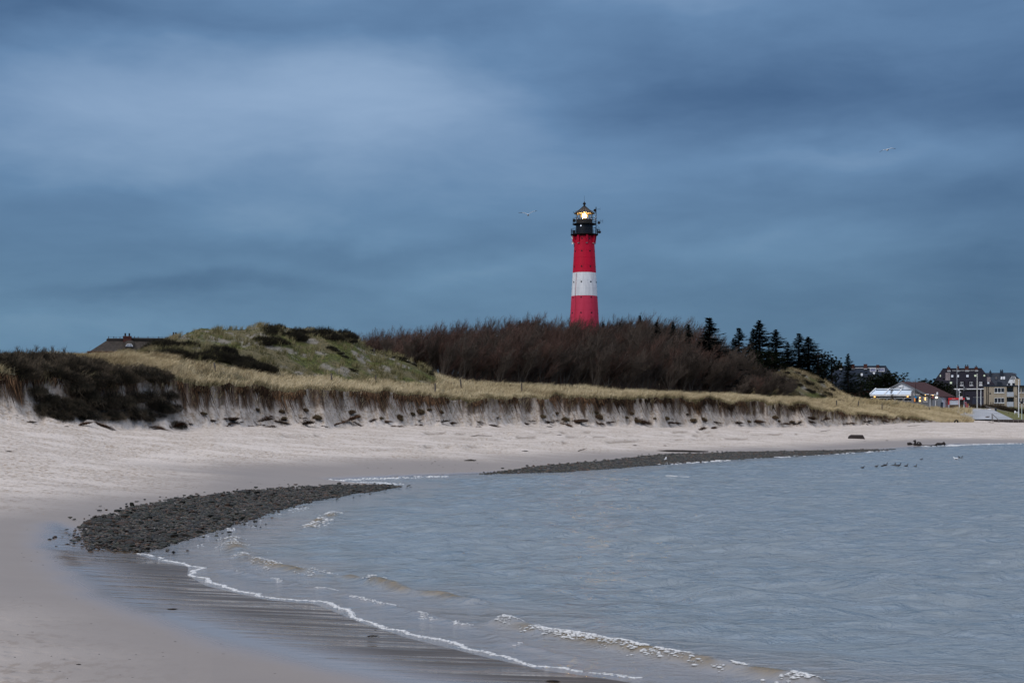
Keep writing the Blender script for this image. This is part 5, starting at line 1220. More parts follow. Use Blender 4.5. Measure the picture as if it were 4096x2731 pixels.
P2 = [(1900,1893),(1950,1886),(2050,1874),(2264,1850),(2400,1838),(2600,1815),(2760,1808),(2900,1803),(3050,1800),(3300,1796),(3480,1792),(3580,1792),(3560,1797),(3300,1816),(3100,1826),(2900,1838),(2760,1848),(2664,1856),(2500,1868),(2264,1886),(2000,1894)]
def sample_poly(P_, n, seed, z=.1, soft=.05):
    Pw = [hit(u, v+6)[:2] for u, v in P_]; A_ = np.array(Pw); rs = np.random.RandomState(seed); X_, Y_ = [], []
    xs = rs.uniform(A_[:, 0].min()-1, A_[:, 0].max()+1, n*14); ys = rs.uniform(A_[:, 1].min()-1, A_[:, 1].max()+1, n*14)
    ins = in_poly(xs, ys, Pw); ed = dist_poly(xs, ys, Pw+[Pw[0]])
    ragged = (fbm(xs/1.2, ys/1.2, 3, seed)-.5)*1.8
    prob = np.where(ins, sstep(-.6, 1.0, ed+ragged), np.where(ed < 1.5, .018*sstep(1.5, 0, ed), 0))
    k = rs.uniform(0, 1, len(xs)) < prob
    return xs[k][:n], ys[k][:n], rs
x1, y1, rs = sample_poly(P1, 14000, 71); s1 = rs.uniform(.03, .085, len(x1))*(1+.9*(rs.uniform(0, 1, len(x1)) > .95))
z1 = np.maximum(ground(x1, y1), 0)+s1*.18+.06*sstep(0, 1, fbm(x1/2, y1/2, 2, 73))
order = np.argsort(-s1/y1); top = order[:298]; rest = order[298:]
# the biggest-looking three hundred stones are things of their own
for i in top:
    o = link('stone', STONES[int(rs.randint(8))], None, (x1[i], y1[i], z1[i])); s = s1[i]; o.scale = (s*rs.uniform(.9, 1.3), s*rs.uniform(.9, 1.2), s*rs.uniform(.75, 1.1)); o.rotation_euler = (rs.normal(0, .2), rs.normal(0, .2), rs.uniform(0, 6.3))
    tag(o, 'dark wet stone, one of the larger ones in the near stony patch at the water', 'stone', 'larger stones of the near patch')
PAL = np.array([(.024,.027,.022),(.036,.040,.032),(.030,.028,.026),(.080,.050,.034),(.052,.050,.036),(.018,.018,.018),(.085,.078,.068)])
def stone_mass(name, x, y, z, s, iv, it, seed, label):
    rs = np.random.RandomState(seed); n = len(x); a = rs.uniform(0, 6.3, n); ca, sa = np.cos(a)[:, None], np.sin(a)[:, None]
    vars_ = np.stack([stone_shape(iv, 80+k) for k in range(10)]); V = vars_[rs.randint(0, 10, n)]*(s[:, None]*rs.uniform(.8, 1.25, (n, 3)))[:, None, :]
    X_ = V[:, :, 0]*ca-V[:, :, 1]*sa+x[:, None]; Y_ = V[:, :, 0]*sa+V[:, :, 1]*ca+y[:, None]; Z_ = V[:, :, 2]+z[:, None]
    T = (it[None]+(np.arange(n)*len(iv))[:, None, None]).reshape(-1, 3)
    c = PAL[rs.randint(0, len(PAL), n)]*rs.uniform(.7, 1.3, (n, 1))
    me = np_mesh(name, np.stack([X_, Y_, Z_], -1).reshape(-1, 3), tris=T, smooth=False, mats=[stm2], attrs=dict(col=np.repeat(c, len(iv), 0)))
    tag(link(name, me), label, 'stones', kind='stuff')
stone_mass('shingle', x1[rest], y1[rest], z1[rest], s1[rest], ICO0[0], ICO0[1], 74, 'smaller dark stones filling the near stony patch')
x2, y2, rs = sample_poly(P2, 16000, 72); s2 = rs.uniform(.07, .15, len(x2)); z2 = np.maximum(ground(x2, y2), 0)+s2*.2
stone_mass('shingle', x2, y2, z2, s2, ICO0[0], ICO0[1], 75, 'band of dark stones along the far water edge')
# ------------------------------------------------------------ fence posts
M_POST = simple('post_wood', (.115, .10, .085), (.07, .06, .052), 5, .85, .02, .1, stretch=(1, 1, .3), rnd=.2)
M_POSTB = simple('post_blue_grey', (.16, .19, .22), (.12, .15, .18), 5, .7)
POSTS = [(860,1455,1486,'post in the grass below the dark heather of the big dune, leftmost post'),(1327,1497,1534,'tall post in the grass at the foot of the big dune, second from the left'),(1503,1503,1536,'thin post at the foot of the big dune, between two taller posts'),
 (1741,1535,1589,'post standing on the scarp edge with a pale notch at its top'),(1845,1518,1562,'post in the straw grass just right of the dune foot'),(2087,1535,1576,'post in the grass below the tall blue grey pole'),
 (2638,1536,1558,'pale topped post at the foot of the right part of the thicket'),(3347,1603,1628,'short post in the grass below the big lone spruce'),(3431,1605,1634,'leaning dark post in the grass in front of the terrace, left'),(3528,1618,1649,'upright dark post in the grass in front of the terrace, right'),(3718,1633,1650,'short stub post in the grass left of the slipway'),
 (3112,1433,1466,'braced post on top of the right hillock'),(3176,1430,1466,'thin post on the right hillock in front of the fir'),(3235,1448,1478,'post at the right end of the hillock top'),(1497,1395,1412,'small post on the dune flank against the thicket')]
for i, (u, v0, v1, lab) in enumerate(POSTS):
    x, y, z = hit(u, v1); h = (v1-v0)*y/F+.1; w = .115 if y < 260 else .13
    mb = MB().tube([(0, 0, -.3), (0, 0, h*.5), (0, 0, h-.05), (0, 0, h)], [w, w*.95, w*.9, w*.7], 7)
    o = mb.build('fence_post', M_POST, None, (x, y, z), smooth=True); o.rotation_euler = (R.gauss(0, .03), .22 if u == 3431 else R.gauss(0, .04), R.uniform(0, 3)); tag(o, lab, 'post', 'fence posts along the dunes')
    if u in (1741, 2638): MB().box(-w*.75, w*.75, -w*1.02, -w*.5, h-.22, h-.08).build('marker_plate', simple('marker_pale', (.45, .36, .2), (.4, .32, .18)), o)
    if u == 3112: MB().tube([(0, 0, h*.8), (.9, .1, -.1)], .06, 5).build('brace', M_POST, o)
x, y, z = hit(2056, 1523); tag(MB().tube([(0, 0, -.3), (0, 0, (1523-1472)*y/F)], [.11, .10], 8).build('pole', M_POSTB, None, (x, y, z), smooth=True), 'tall blue grey pole at the edge of the thicket, above the straw grass', 'pole')
# ------------------------------------------------------------ clods of turf fallen to the foot of the scarp
M_CLOD = simple('clod_brown', (.075, .046, .030), (.036, .023, .016), 6, .95, .06, .05, rnd=.25)
def clod_mesh(seed, grassy):
    rs = np.random.RandomState(seed); iv, it = ICO2
    r = 1+.5*(fbm(iv[:, 0]*1.7+iv[:, 2]+seed, iv[:, 1]*1.7-iv[:, 2], 3, seed)-.5)+.3*(fbm(iv[:, 0]*5, iv[:, 1]*5+iv[:, 2]*4, 2, seed+1)-.5)
    V = iv*r[:, None]*np.array([.72, .6, .30 if not grassy else .6]); V[:, 2] = np.maximum(V[:, 2], -.12)
    V[:, 2] += .15
    n = 420; i = rs.randint(0, len(iv), n); b = V[i]
    if grassy: d = np.stack([rs.normal(.15, .4, n), rs.normal(-.2, .4, n), rs.uniform(.1, .6, n)], 1)*.8
    else: d = np.stack([rs.normal(.3, .6, n), rs.normal(-.15, .4, n), rs.uniform(-.3, .25, n)], 1)*1.1
    S_, Q, T = strips(b, b+d*rs.uniform(.4, 1, (n, 1)), rs.uniform(.03, .07, n), None, rs=rs)
    S_[:, 2] = np.maximum(S_[:, 2], .0)
    midx = np.concatenate([np.full(len(Q), 1), np.full(len(it), 0), np.full(len(T), 1)])
    gmat = simple('clod_grass', (.15, .125, .06), (.09, .075, .038), 3, .9) if grassy else simple('clod_root', (.10, .056, .034), (.05, .03, .02), 3, .9)
    return np_mesh('clod', np.concatenate([V, S_]), Q+len(V), np.concatenate([it, T+len(V)]), smooth=False, mats=[M_CLOD, gmat], midx=midx)
def root_mat(seed):
    rs = np.random.RandomState(seed); n = 900; k = rs.randint(3, 6); cx_ = rs.uniform(-.7, .6, k); cy_ = rs.uniform(-.15, .15, k); cr_ = rs.uniform(.25, .5, k)
    i = rs.randint(0, k, n); a = rs.uniform(0, 6.3, n); r = np.sqrt(rs.uniform(0, 1, n))*cr_[i]
    b = np.stack([cx_[i]+np.cos(a)*r, cy_[i]+np.sin(a)*r*.6, (cr_[i]-r)*1.3*rs.uniform(.3, 1, n)+.06], 1)
    d = np.stack([rs.normal(.22, .25, n), rs.normal(-.12, .14, n), rs.normal(-.02, .08, n)], 1); tp = b+d; tp[:, 2] = np.maximum(tp[:, 2], -.03)
    V, Q, T = strips(b, tp, rs.uniform(.02, .06, n), None, rs=rs)
    return np_mesh('clod', V, Q, T, smooth=False, mats=[MATM])
MATM = simple('root_mat', (.120, .066, .040), (.050, .029, .019), 4, .95, 0, .05, rnd=.3)
MATS = [root_mat(i) for i in range(5)]
CB = [clod_mesh(i, False) for i in (1, 2, 3, 6)]; CG = [clod_mesh(i, True) for i in (4, 5)]
CL = [(925,1688,65,0),(1028,1697,70,0),(1057,1677,26,0),(1130,1697,50,0),(1223,1699,70,0),(1217,1652,30,1),(1270,1682,50,1),(1368,1692,55,0),(1427,1701,50,0),(1483,1688,40,0),(1538,1688,30,0),(1597,1677,28,1),(1653,1660,30,1),(1683,1688,25,0),(1772,1697,45,0),(1806,1701,40,0),(1938,1702,45,0),(2117,1689,25,0),(2181,1695,45,0),(2261,1699,35,0),(2308,1695,55,0),(2402,1678,42,1),(2393,1697,30,0),(2563,1699,50,0),(2683,1694,42,0),(2721,1694,30,0),(2763,1690,45,1),(2806,1690,45,1),(2874,1692,30,0),(2814,1718,40,0),(2861,1720,35,0),(3299,1688,40,0),(3468,1692,40,0),(3235,1692,35,0),(808,1660,42,1),(905,1682,26,0),(590,1712,70,0),(690,1713,80,0),(420,1708,60,0),(330,1700,60,0),(3790,1680,22,0),(3930,1680,26,0),(3960,1690,14,0),(770,1704,30,0),(2960,1700,40,0),(3040,1698,36,0),(3120,1696,36,0),(3180,1697,30,0),(3380,1695,34,0),(3540,1690,30,0)]
rc = random.Random(12)
CL += [(rc.uniform(840, 3500), 1700+rc.uniform(-22, 12), rc.uniform(12, 34), 0) for i in range(34)]
for i in range(26):
    uu_ = rc.uniform(820, 3250); a_ = float(np.interp(uu_, *VT)); b_ = float(np.interp(uu_, *VB)); CL.append((uu_, a_+(b_-a_)*rc.uniform(.5, .9), rc.uniform(16, 40), 1))
for i, (u, v, w, g) in enumerate(CL):
    u += rc.uniform(-14, 14); v += rc.uniform(-5, 3)
    x, y, z = hit(u, v); o = link('turf_clod', (CG[i % 2] if g else (CB[i % 4] if i % 5 == 0 else MATS[i % 5])), None, (x, y, z+.02)); s = w*y/F*R.uniform(.46, .66)*(1 if g or i % 5 == 0 else 1.25)
    fl = 1.0 if g else rc.uniform(.9, 1.7); o.scale = (s*fl, s, s*R.uniform(.6, 1.1)/fl**.4); o.rotation_euler = (R.gauss(0, .15), R.gauss(0, .2), R.uniform(-.5, .5)); 
    if g: tag(o, 'grassy turf clump fallen onto the sand slope below the scarp edge', 'turf', 'grassy clumps fallen from the scarp')
    else: tag(o, 'brown root clod lying on the sand at the foot of the scarp', 'turf', 'root clods fallen from the scarp')
# ------------------------------------------------------------ drift on the beach
M_WEED = simple('seaweed_brown', (.045, .028, .014), (.022, .014, .009), 6, .6, .05, .3, rnd=.2)
def weed_mesh(seed):
    rs = np.random.RandomState(seed); n = 700
    a = rs.uniform(0, 6.3, n); r = np.sqrt(rs.uniform(0, 1, n)); b = np.stack([np.cos(a)*r*.9, np.sin(a)*r*.45, np.abs(rs.normal(.1, .08, n))*(1.3-r)], 1)
    d = np.stack([rs.normal(0, .22, n), rs.normal(0, .18, n), rs.normal(.03, .06, n)], 1); tp = b+d; tp[:, 2] = np.maximum(tp[:, 2], .01)
    V, Q, T = strips(b, tp, rs.uniform(.03, .08, n), None, rs=rs)
    iv, it = ICO1; W = iv*np.array([.85, .45, .22])*(1+.5*(fbm(iv[:, 0]*3+seed, iv[:, 1]*3, 2, seed)-.5))[:, None]; W[:, 2] = np.maximum(W[:, 2], -.02)
    return np_mesh('weed', np.concatenate([V, W]), Q, np.concatenate([T, it+len(V)]), smooth=False, mats=[M_WEED])
WEED = [weed_mesh(i) for i in range(3)]
for i, (u, v, w, lab) in enumerate([(1880,1842,52,'long brown heap of seaweed on the sand above the near end of the far stones'),(2100,1804,30,'brown heap of seaweed on the mid beach, up from the long heap'),(1740,1846,10,'small seaweed lump left of the long brown heap'),
    (690,2437,42,'flat brown seaweed frond on the wet ripples near the left'),(1490,2545,46,'dark seaweed tuft on the wet ripples below the foam line'),(315,2658,22,'small dark seaweed piece on the dry sand at the lower left'),(2212,2726,60,'dark seaweed at the bottom edge beside the light glint'),
    (2237,1740,22,'flat brown weed on the upper beach below the tide tracks'),(2540,1782,20,'thin brown weed scrap on the mid beach right of the middle'),(2660,1783,16,'brown weed scrap just right of a similar one on the mid beach'),(35,1806,34,'flat brown weed on the sand at the left edge'),(3548,1762,14,'small brown weed scrap below the dark plank'),
    (120,1690,60,'straw coloured heap of weed on the sand below the left scarp'),(265,1706,26,'sparse dark twigs on the sand below the left scarp shrubs'),(225,2185,14,'dark weed lump on the film of water left of the near stones'),(270,2176,26,'thin dark weed strand left of the near stones')]):
    x, y, z = hit(u, v); o = link('seaweed', WEED[i % 3], None, (x, y, max(z, 0)+.005)); s = w*y/F*.5; o.scale = (s, s*.9, s*.75 if w > 20 else s); o.rotation_euler = (0, 0, R.uniform(-.3, .3)); tag(o, lab, 'seaweed')
x, y, z = hit(3428, 1755); m_ = F/y
pl = MB(); a = 33/m_; pl.hexa([(-a, 0, 0), (a, -.1, -.12), (a, .7, -.05), (-a, .6, .05)], [(-a*.72, .1, .62), (a*.72, .0, .60), (a*.98, .75, .22), (-a*.9, .7, .4)])
tag(pl.build('wooden_panel', M_CLOD, None, (x, y, z)), 'dark slanted wooden panel lying on the pale beach at the right', 'panel'); bpy.data.objects['wooden_panel'].data.materials[0] = simple('wet_black_wood', (.018, .013, .012), (.028, .02, .018), 3, .7)
x, y, z = hit(3825, 1690); rt_ = .42
ty = MB(); n = 20; 
pts = [(rt_*math.cos(2*PI*i/n), 0, rt_*math.sin(2*PI*i/n)) for i in range(n+1)]; ty.tube(pts, .15, 8, cap=False)
o = ty.build('tyre', M_BLACK, None, (x, y, z+.12), smooth=True); o.rotation_euler = (.2, 0, .4); tag(o, 'black tyre half buried in the sand left of the slipway steps', 'tyre')
x, y, z = hit(3690, 1783); m_ = F/y; z = max(z, 0)
dw = MB(); 
dw.tube([(-60/m_, 0, .25), (-50/m_, 0, .3), (-40/m_, .1, .2)], [.2, .22, .1], 6); dw.tube([(-35/m_, 0, .1), (-28/m_, 0, .45), (-33/m_, 0, .75)], [.16, .14, .2], 6); dw.tube([(-33/m_, 0, .5), (-28/m_, 0, .62)], .09, 5)
dw.tube([(-24/m_, 0, .1), (-18/m_, 0, .5), (-10/m_, 0, .42), (-5/m_, 0, .15)], [.1, .1, .12, .14], 6); dw.tube([(-34/m_, .1, .15), (-6/m_, 0, .13)], [.16, .18], 6)
dw.tube([(-8/m_, 0, .02), (30/m_, -.2, .0), (56/m_, -.2, .05)], [.1, .1, .12], 6); dw.tube([(48/m_, -.2, .08), (58/m_, -.2, .26), (75/m_, -.1, .24), (90/m_, 0, .25)], [.1, .2, .18, .16], 6); dw.tube([(78/m_, -.1, .3), (84/m_, 0, .42), (90/m_, 0, .1)], [.12, .2, .16], 6)
tag(dw.build('driftwood', simple('black_driftwood', (.014, .011, .010), (.022, .017, .015), 4, .7), None, (x, y, z+.02), smooth=True), 'black driftwood wreck with stubs lying along the far water edge', 'driftwood')
x, y, z = hit(2727, 1810); m_ = F/y
tag(MB().tube([(-103/m_, .6, .12), (-60/m_, .2, .16), (0, 0, .14), (60/m_, -.3, .1), (104/m_, -.5, .1)], [.05, .10, .11, .1, .05], 6).build('driftwood', simple('dark_branch', (.03, .026, .024), None, 4), None, (x, y, z+.03), smooth=True), 'long straight dark branch lying on the far stones behind the standing gull', 'driftwood')
for u, v, dx, lab in ((2330,1805,18,'thin pale branch sticking up from the mid beach'),(3300,1727,22,'thin forked twig on the upper beach below the right scarp'),(3655,1706,26,'thin stick on the sand right of the scarp end'),(1925,1746,44,'thin curved stick on the upper beach left of the tide tracks')):
    x, y, z = hit(u, v); m_ = F/y; tw = MB().tube([(-dx/m_, 0, .03), (-dx*.3/m_, .05, .14), (dx/m_, .1, .32 if dx < 30 else .06)], [.05, .045, .02], 5); tw.tube([(0, .05, .15), (dx*.5/m_, 0, .1)], [.03, .015], 4)
    tag(tw.build('driftwood', M_TRUNK, None, (x, y, z)), lab, 'driftwood')
# small scraps strewn on the damp sand
rs = np.random.RandomState(91); SCR = [np_mesh('scrap', stone_shape(ICO0[0], 120+i)*np.array([1.3, .8, .6]), tris=ICO0[1], smooth=False, mats=[M_WEED]) for i in range(3)]; k = 0
zones = [((300,1250),(1905,2060),70),((60,480),(2080,2300),16),((1450,2300),(1840,1890),40),((2300,3600),(1740,1800),40),((700,2100),(2480,2700),10),((20,700),(2360,2720),26),((3560,4090),(1700,1762),34),((820,3300),(1650,1700),60)]
for (ua, ub), (va, vb), n in zones:
    for i in range(n):
        u = rs.uniform(ua, ub); v = rs.uniform(va, vb); x, y, z = hit(u, v)
        if float(shore_sd(np.array([x]), np.array([y]))[0]) < .3: continue
        o = link('beach_scrap', SCR[k % 3], None, (x, y, z)); s = rs.uniform(1.5, 4.2)*y/F*.8 + .008; o.scale = (s*1.4, s, s*.6); o.rotation_euler = (0, 0, rs.uniform(0, 6)); k += 1
        tag(o, 'small dark scrap of weed or pebble strewn on the sand', 'scrap', 'dark scraps strewn on the beach')
# ------------------------------------------------------------ poles and street furniture by the slipway
M_POLE = simple('pole_pale', (.50, .50, .46), (.42, .42, .39), 3, .5)
M_POLEW = simple('pole_white', (.66, .70, .74), (.56, .60, .64), 3, .5)
def pole(u, v0, v1, d, r, m, lab, name='flagpole', cat='pole', extra=None):
    x = xpx(u, d); zb_ = zpx(v1, d); h = zpx(v0, d)-zb_
    mb = MB().tube([(0, 0, -.8), (0, 0, h*.5), (0, 0, h)], [r, r*.9, r*.75], 8); mb.tube([(0, 0, h), (0, 0, h+.12)], [r*1.2, r*.7], 8)
    o = mb.build(name, m, None, (x, d, zb_), smooth=True); tag(o, lab, cat); return o, h
pole(3828, 1463, 1640, 366, .10, M_STEEL, 'tall grey pole rising in front of the guest house left of the kiosk top')
pole(3908.5, 1496, 1640, 356, .14, M_POLE, 'thick pale flagpole on the paving in front of the guest house')
pole(4074.8, 1520, 1656, 350, .13, M_POLEW, 'white flagpole in front of the beige flats')
pole(3923.5, 1557, 1620, 372, .12, M_POLEW, 'slim white post at the left corner of the beige flats')
o, h = pole(3837, 1557, 1638, 352, .12, M_POLEW, 'pale post carrying small cameras beside the red kiosk', 'camera_post')
MB().box(-.3, -.02, -.25, .1, h-.35, h-.05).build('camera', M_WHITE, o); MB().box(.05, .38, -.2, .05, h-.75, h-.55).build('camera', M_WHITE, o); MB().tube([(0, 0, h), (.15, 0, h+.25)], .08, 6).build('camera_arm', M_WHITE, o)
o, h = pole(4087, 1612, 1676, 330, .10, simple('pole_pale_green', (.40, .48, .46), (.34, .42, .40)), 'pale green post with a black lamp head at the right edge', 'lamp_post', 'lamp')
MB().lathe([(.05, h-.15), (.26, h-.05), (.34, h+.2), (.2, h+.42), (.03, h+.5)], 10).build('lamp_head', M_BLACK, o)
def lamp(u, v0, v1, d, lab, flip=1):
    x = xpx(u, d); zb_ = zpx(v1, d); h = zpx(v0, d)-zb_; e_ = empty('street_lamp', (x, d, zb_), 0, lab, 'street lamp')
    MB().tube([(0, 0, -.5), (0, 0, h-.5), (.12*flip, 0, h-.15), (.35*flip, 0, h), (.55*flip, 0, h-.02)], [.08, .06, .05, .045, .04], 7).build('post', M_BLACK, e_, smooth=True)
    MB().lathe([(.07, h-.02), (.1, h-.18), (.3, h-.5), (.26, h-.52), (.05, h-.3)], 12, c=(.57*flip, 0)).build('lamp_shade', M_BLACK, e_, smooth=True)
lamp(3952, 1569, 1624, 372, 'black curved street lamp in front of the left part of the beige flats')
lamp(4055.5, 1580, 1640, 372, 'black curved street lamp beside the balconies of the beige flats')
lamp(3858, 1555, 1620, 380, 'black curved street lamp in front of the guest house ground floor')
x = xpx(3662.5, 347); zb_ = zpx(1612, 347); h = zpx(1534, 347)-zb_
e_ = empty('sign_post', (x, 347, zb_), 0, 'thin black post with a round blue sign in front of the restaurant', 'sign')
MB().tube([(0, 0, -.5), (0, 0, h)], .055, 6).build('post', M_BLACK, e_, smooth=True)
zs = zpx(1588, 347)-zb_; MB().tube([(0, -.06, zs), (0, -.1, zs)], .29, 18).build('sign_disc', simple('sign_blue', (.02, .22, .48), (.02, .2, .44), 2, .4), e_, smooth=True)
fr = Frame(4060, 345, zpx(1655, 345)); X, Z = fr.x, fr.z
ch = fr.make('garden_chair', 'white wooden garden chair on the lawn in front of the beige flats', 'chair')
MB().box(X(4057), X(4064), -.1, .0, Z(1653), Z(1643)).build('backrest', M_WHITE, ch); MB().box(X(4057), X(4072), -.75, -.1, Z(1650.5), Z(1649.2)).build('seat', M_WHITE, ch)
for u in (4058, 4070): MB().box(X(u), X(u)+.08, -.7, -.62, 0, Z(1650.5)).build('leg', M_WHITE, ch); MB().box(X(u), X(u)+.08, -.08, 0, 0, Z(1650.5)).build('leg', M_WHITE, ch)
for y_ in (-.7, -.12): MB().box(X(4063), X(4072), y_, y_+.08, Z(1648), Z(1646.8)).build('armrest', M_WHITE, ch); MB().box(X(4071)-.03, X(4071)+.05, y_, y_+.07, Z(1649.2), Z(1648)).build('arm_support', M_WHITE, ch)
x = xpx(3958.5, 352); nt = MB().box(-.25, .25, -.02, .02, .25, .5); nt.box(-.2, -.16, -.01, .015, -.3, .26); nt.box(.16, .2, -.01, .015, -.3, .26)
tag(nt.build('notice_board', M_WHITE, None, (x, 352, zpx(1641.5, 352))), 'small white notice at the top of the grass bank below the flats', 'sign')
x = xpx(3983, 354); tag(MB().lathe([(.22, -.3), (.24, .5), (.24, .55), (.15, .7), (.03, .75)], 12).build('litter_bin', M_SLATE, None, (x, 354, zpx(1642, 354)), smooth=True), 'dark litter bin behind the long handrail', 'bin')
for i, u in enumerate(np.linspace(3962, 4014, 9)):
    o = MB().tube([(0, 0, -.3), (0, 0, 1.5)], .07, 6).build('stake', M_BLACK, None, (xpx(u, 385), 385, zpx(1629+i*.8, 385))); tag(o, 'short dark stake rising above the hedge in front of the beige flats', 'stake', 'stakes above the hedge')
# ------------------------------------------------------------ birds
M_BW = simple('feather_white', (.86, .87, .88), (.78, .80, .82), 6, .7)
M_BG = simple('feather_grey', (.55, .58, .62), (.45, .48, .52), 6, .7)
M_BD = simple('feather_dark', (.020, .015, .012), (.03, .022, .017), 8, .6)
def gull(u, v, d, L, Rr, lab):
    """flying gull seen from the front: dark head towards the viewer, wings given as (x, z) lines in metres; one mesh"""
    mb = MB()
    mb.tube([(0, .26, .015), (0, .18, .01), (0, .05, 0), (0, -.08, 0), (0, -.14, -.012), (0, -.18, -.018)], [(.012, .05), (.04, .05), (.07, .07), (.07, .07), (.052, .052), (.045, .045)], 10)
    mb.tube([(0, -.15, -.018), (0, -.20, -.022), (0, -.235, -.026), (0, -.26, -.03), (0, -.30, -.036)], [.045, .058, .048, .016, .004], 10, 2)
    for W_ in (L, Rr):
        W_ = [(0, 0)]+W_; n = len(W_); vs = []; s = 1 if W_[-1][0] > 0 else -1
        for i, (x, z) in enumerate(W_):
            f = i/(n-1); c = .21*(1-.5*f)*(1 if i < n-1 else .3); th = .034*(1-.6*f); y0 = -.03+.05*f**2-.02*math.sin(PI*f)
            vs += [(x, y0-c*.35, z), (x, y0, z+th), (x, y0+c*.65, z-.005), (x, y0, z-th*.6)]
        for i in range(n-1):
            mi = 2 if i >= n-2 else 1; b = i*4
            fs = [(b+k, b+(k+1) % 4, b+4+(k+1) % 4, b+4+k) if s > 0 else (b+4+k, b+4+(k+1) % 4, b+(k+1) % 4, b+k) for k in range(4)]
            mb.add(vs, fs, mi)
        mb.add(vs[-4:], [(0, 1, 2, 3)], 2)
    o = mb.build('gull', [M_BW, M_BG, M_BD], None, (xpx(u, d), d, zpx(v, d)), smooth=True); tag(o, lab, 'gull')
gull(2112.5, 860.5, 100, [(-.12,.08),(-.29,.157),(-.42,.17),(-.68,.16)], [(.085,.067),(.175,.168),(.285,.23),(.475,.27),(.62,.308)], 'gull gliding with raised wings just left of the lighthouse top')
gull(3549, 600.5, 110, [(-.086,.012),(-.225,.017),(-.36,-.023),(-.616,-.167)], [(.098,.058),(.2,.11),(.34,.136),(.5,.117),(.66,.10)], 'gull gliding high in the sky at the far right')
def duck_mesh(up, body, mats, two=None):
    mb = MB(); h = .10+.13*up
    mb.tube([(-.26,0,.075),(-.2,0,.065),(-.1,0,.05),(.02,0,.05),(.1,0,.06),(.145,0,.09),(.15+.01*up,0,.09+h*.45),(.165,0,.09+h*.75),(.19,0,.09+h),(.222,0,.085+h),(.25,0,.072+h),(.275,0,.068+h)],
            [.008,(.03,.04),(.065,.085),(.075,.095),(.065,.08),(.05,.06),(.033,.034),(.032,.034),(.04,.04),(.034,.034),(.014,.018),(.006,.012)], 10)
    me_o = mb
    return me_o
for u, v, up, s, face, lab in [(3450,1874,.2,.72,1,'leftmost dark duck on the water, apart from the raft'),(3506,1871,.25,.66,1,'small dark duck second from the left on the water'),(3530,1867,.35,.74,1,'dark duck with a low neck, left bird of the overlapping pair'),(3542,1866,1.0,.8,1,'dark duck with a raised neck, right bird of the overlapping pair'),(3573,1864.5,.75,.95,1,'largest dark duck with raised head, in the middle of the raft'),(3587,1867,.15,.6,-1,'low hunched dark duck touching the duck on its right'),(3595,1867,.8,.8,1,'upright dark duck just right of the low hunched one'),(3625,1867,.8,.82,1,'dark duck with upright head, second from the right in the raft'),(3661,1867,.85,.78,1,'rightmost dark duck of the raft, head upright'),(3685,1839,.3,.68,1,'small dark duck alone farther out behind the raft')]:
    x, y = onz(u, v); o = duck_mesh(up, None, None).build('duck', M_BD, None, (x, y, float(sea_z(np.array([x]), np.array([y]), np.array([-20.]))[0])+.02), smooth=True); o.scale = (s*face, s, s); o.rotation_euler = (0, 0, R.gauss(0, .2)); tag(o, lab, 'duck', 'ducks on the water')
x, y = onz(3824, 1837.5); mb = duck_mesh(.0, None, None); o = mb.build('duck', [M_BW, M_BD], None, (x, y, .03), smooth=True); o.scale = (-1.1, 1.1, 1.0); tag(o, 'white bodied drake far out on the right, beside a dark duck', 'duck')
for p in o.data.polygons:
    if p.center.x < -.16 or p.center.z < .03: p.material_index = 1
x, y = onz(3841, 1836.5); mb = duck_mesh(.5, None, None); mb.tube([(-.05, 0, .12), (-.12, .05, .22), (-.2, .1, .26)], [(.02, .06), (.015, .05), .01], 6); o = mb.build('duck', M_BD, None, (x, y, .03), smooth=True); o.scale = (1.1, 1.1, 1.1); tag(o, 'dark duck flapping beside the white bodied drake on the right', 'duck')
x, y, z = hit(2662, 1850); s = 1.0
mb = MB().tube([(0,.16,.12),(0,.08,.15),(0,0,.2),(0,-.06,.25),(0,-.08,.31),(0,-.085,.36),(0,-.10,.385),(0,-.14,.385),(0,-.18,.375)], [.012,(.06,.05),(.10,.09),(.09,.085),(.055,.05),(.05,.05),(.05,.05),(.02,.02),.006], 10)
mb.tube([(-.035, 0, .14), (-.035, 0, -.02)], .012, 5, 2); mb.tube([(.035, 0, .14), (.035, 0, -.02)], .012, 5, 2); mb.tube([(-.09, -.02, .24), (-.10, .08, .18), (-.05, .2, .12)], [(.03, .015), (.05, .02), .006], 6, 1); mb.tube([(.09, -.02, .24), (.10, .08, .18), (.05, .2, .12)], [(.03, .015), (.05, .02), .006], 6, 1)
o = mb.build('gull', [M_BW, M_BG, M_BD], None, (x, y, max(z, 0)+.12), smooth=True); o.rotation_euler = (0, 0, .5); tag(o, 'white gull standing on the dark stones at the far water edge', 'gull')
# ================================================================== sky, sun, camera
w = bpy.data.worlds.new('World'); SC.world = w; w.use_nodes = True
t = NT(w.node_tree)
SUN_EL, SUN_AZ = math.radians(32), math.radians(215)     # azimuth clockwise from +Y: behind the viewer, to the left
D = t.n('ShaderNodeTexCoord').outputs['Generated']
sep = t.n('ShaderNodeSeparateXYZ'); t.set(sep.inputs[0], D)
az = t.m('ARCTAN2', sep.outputs[0], sep.outputs[1]); el = t.m('ARCSINE', sep.outputs[2])
cmb = t.n('ShaderNodeCombineXYZ'); t.set(cmb.inputs[0], az); t.set(cmb.inputs[1], t.m('MULTIPLY', el, 2.2)); C2 = cmb.outputs[0]
wa = t.m('MULTIPLY', t.m('SUBTRACT', t.noise(C2, 6.5, 4, .55), .5), .11)
we = t.m('MULTIPLY', t.m('SUBTRACT', t.noise(t.vm('ADD', C2, (5.2, 1.3, 0)), 7.5, 4, .55), .5), .06)
az2 = t.m('ADD', az, wa); el2 = t.m('ADD', el, we)
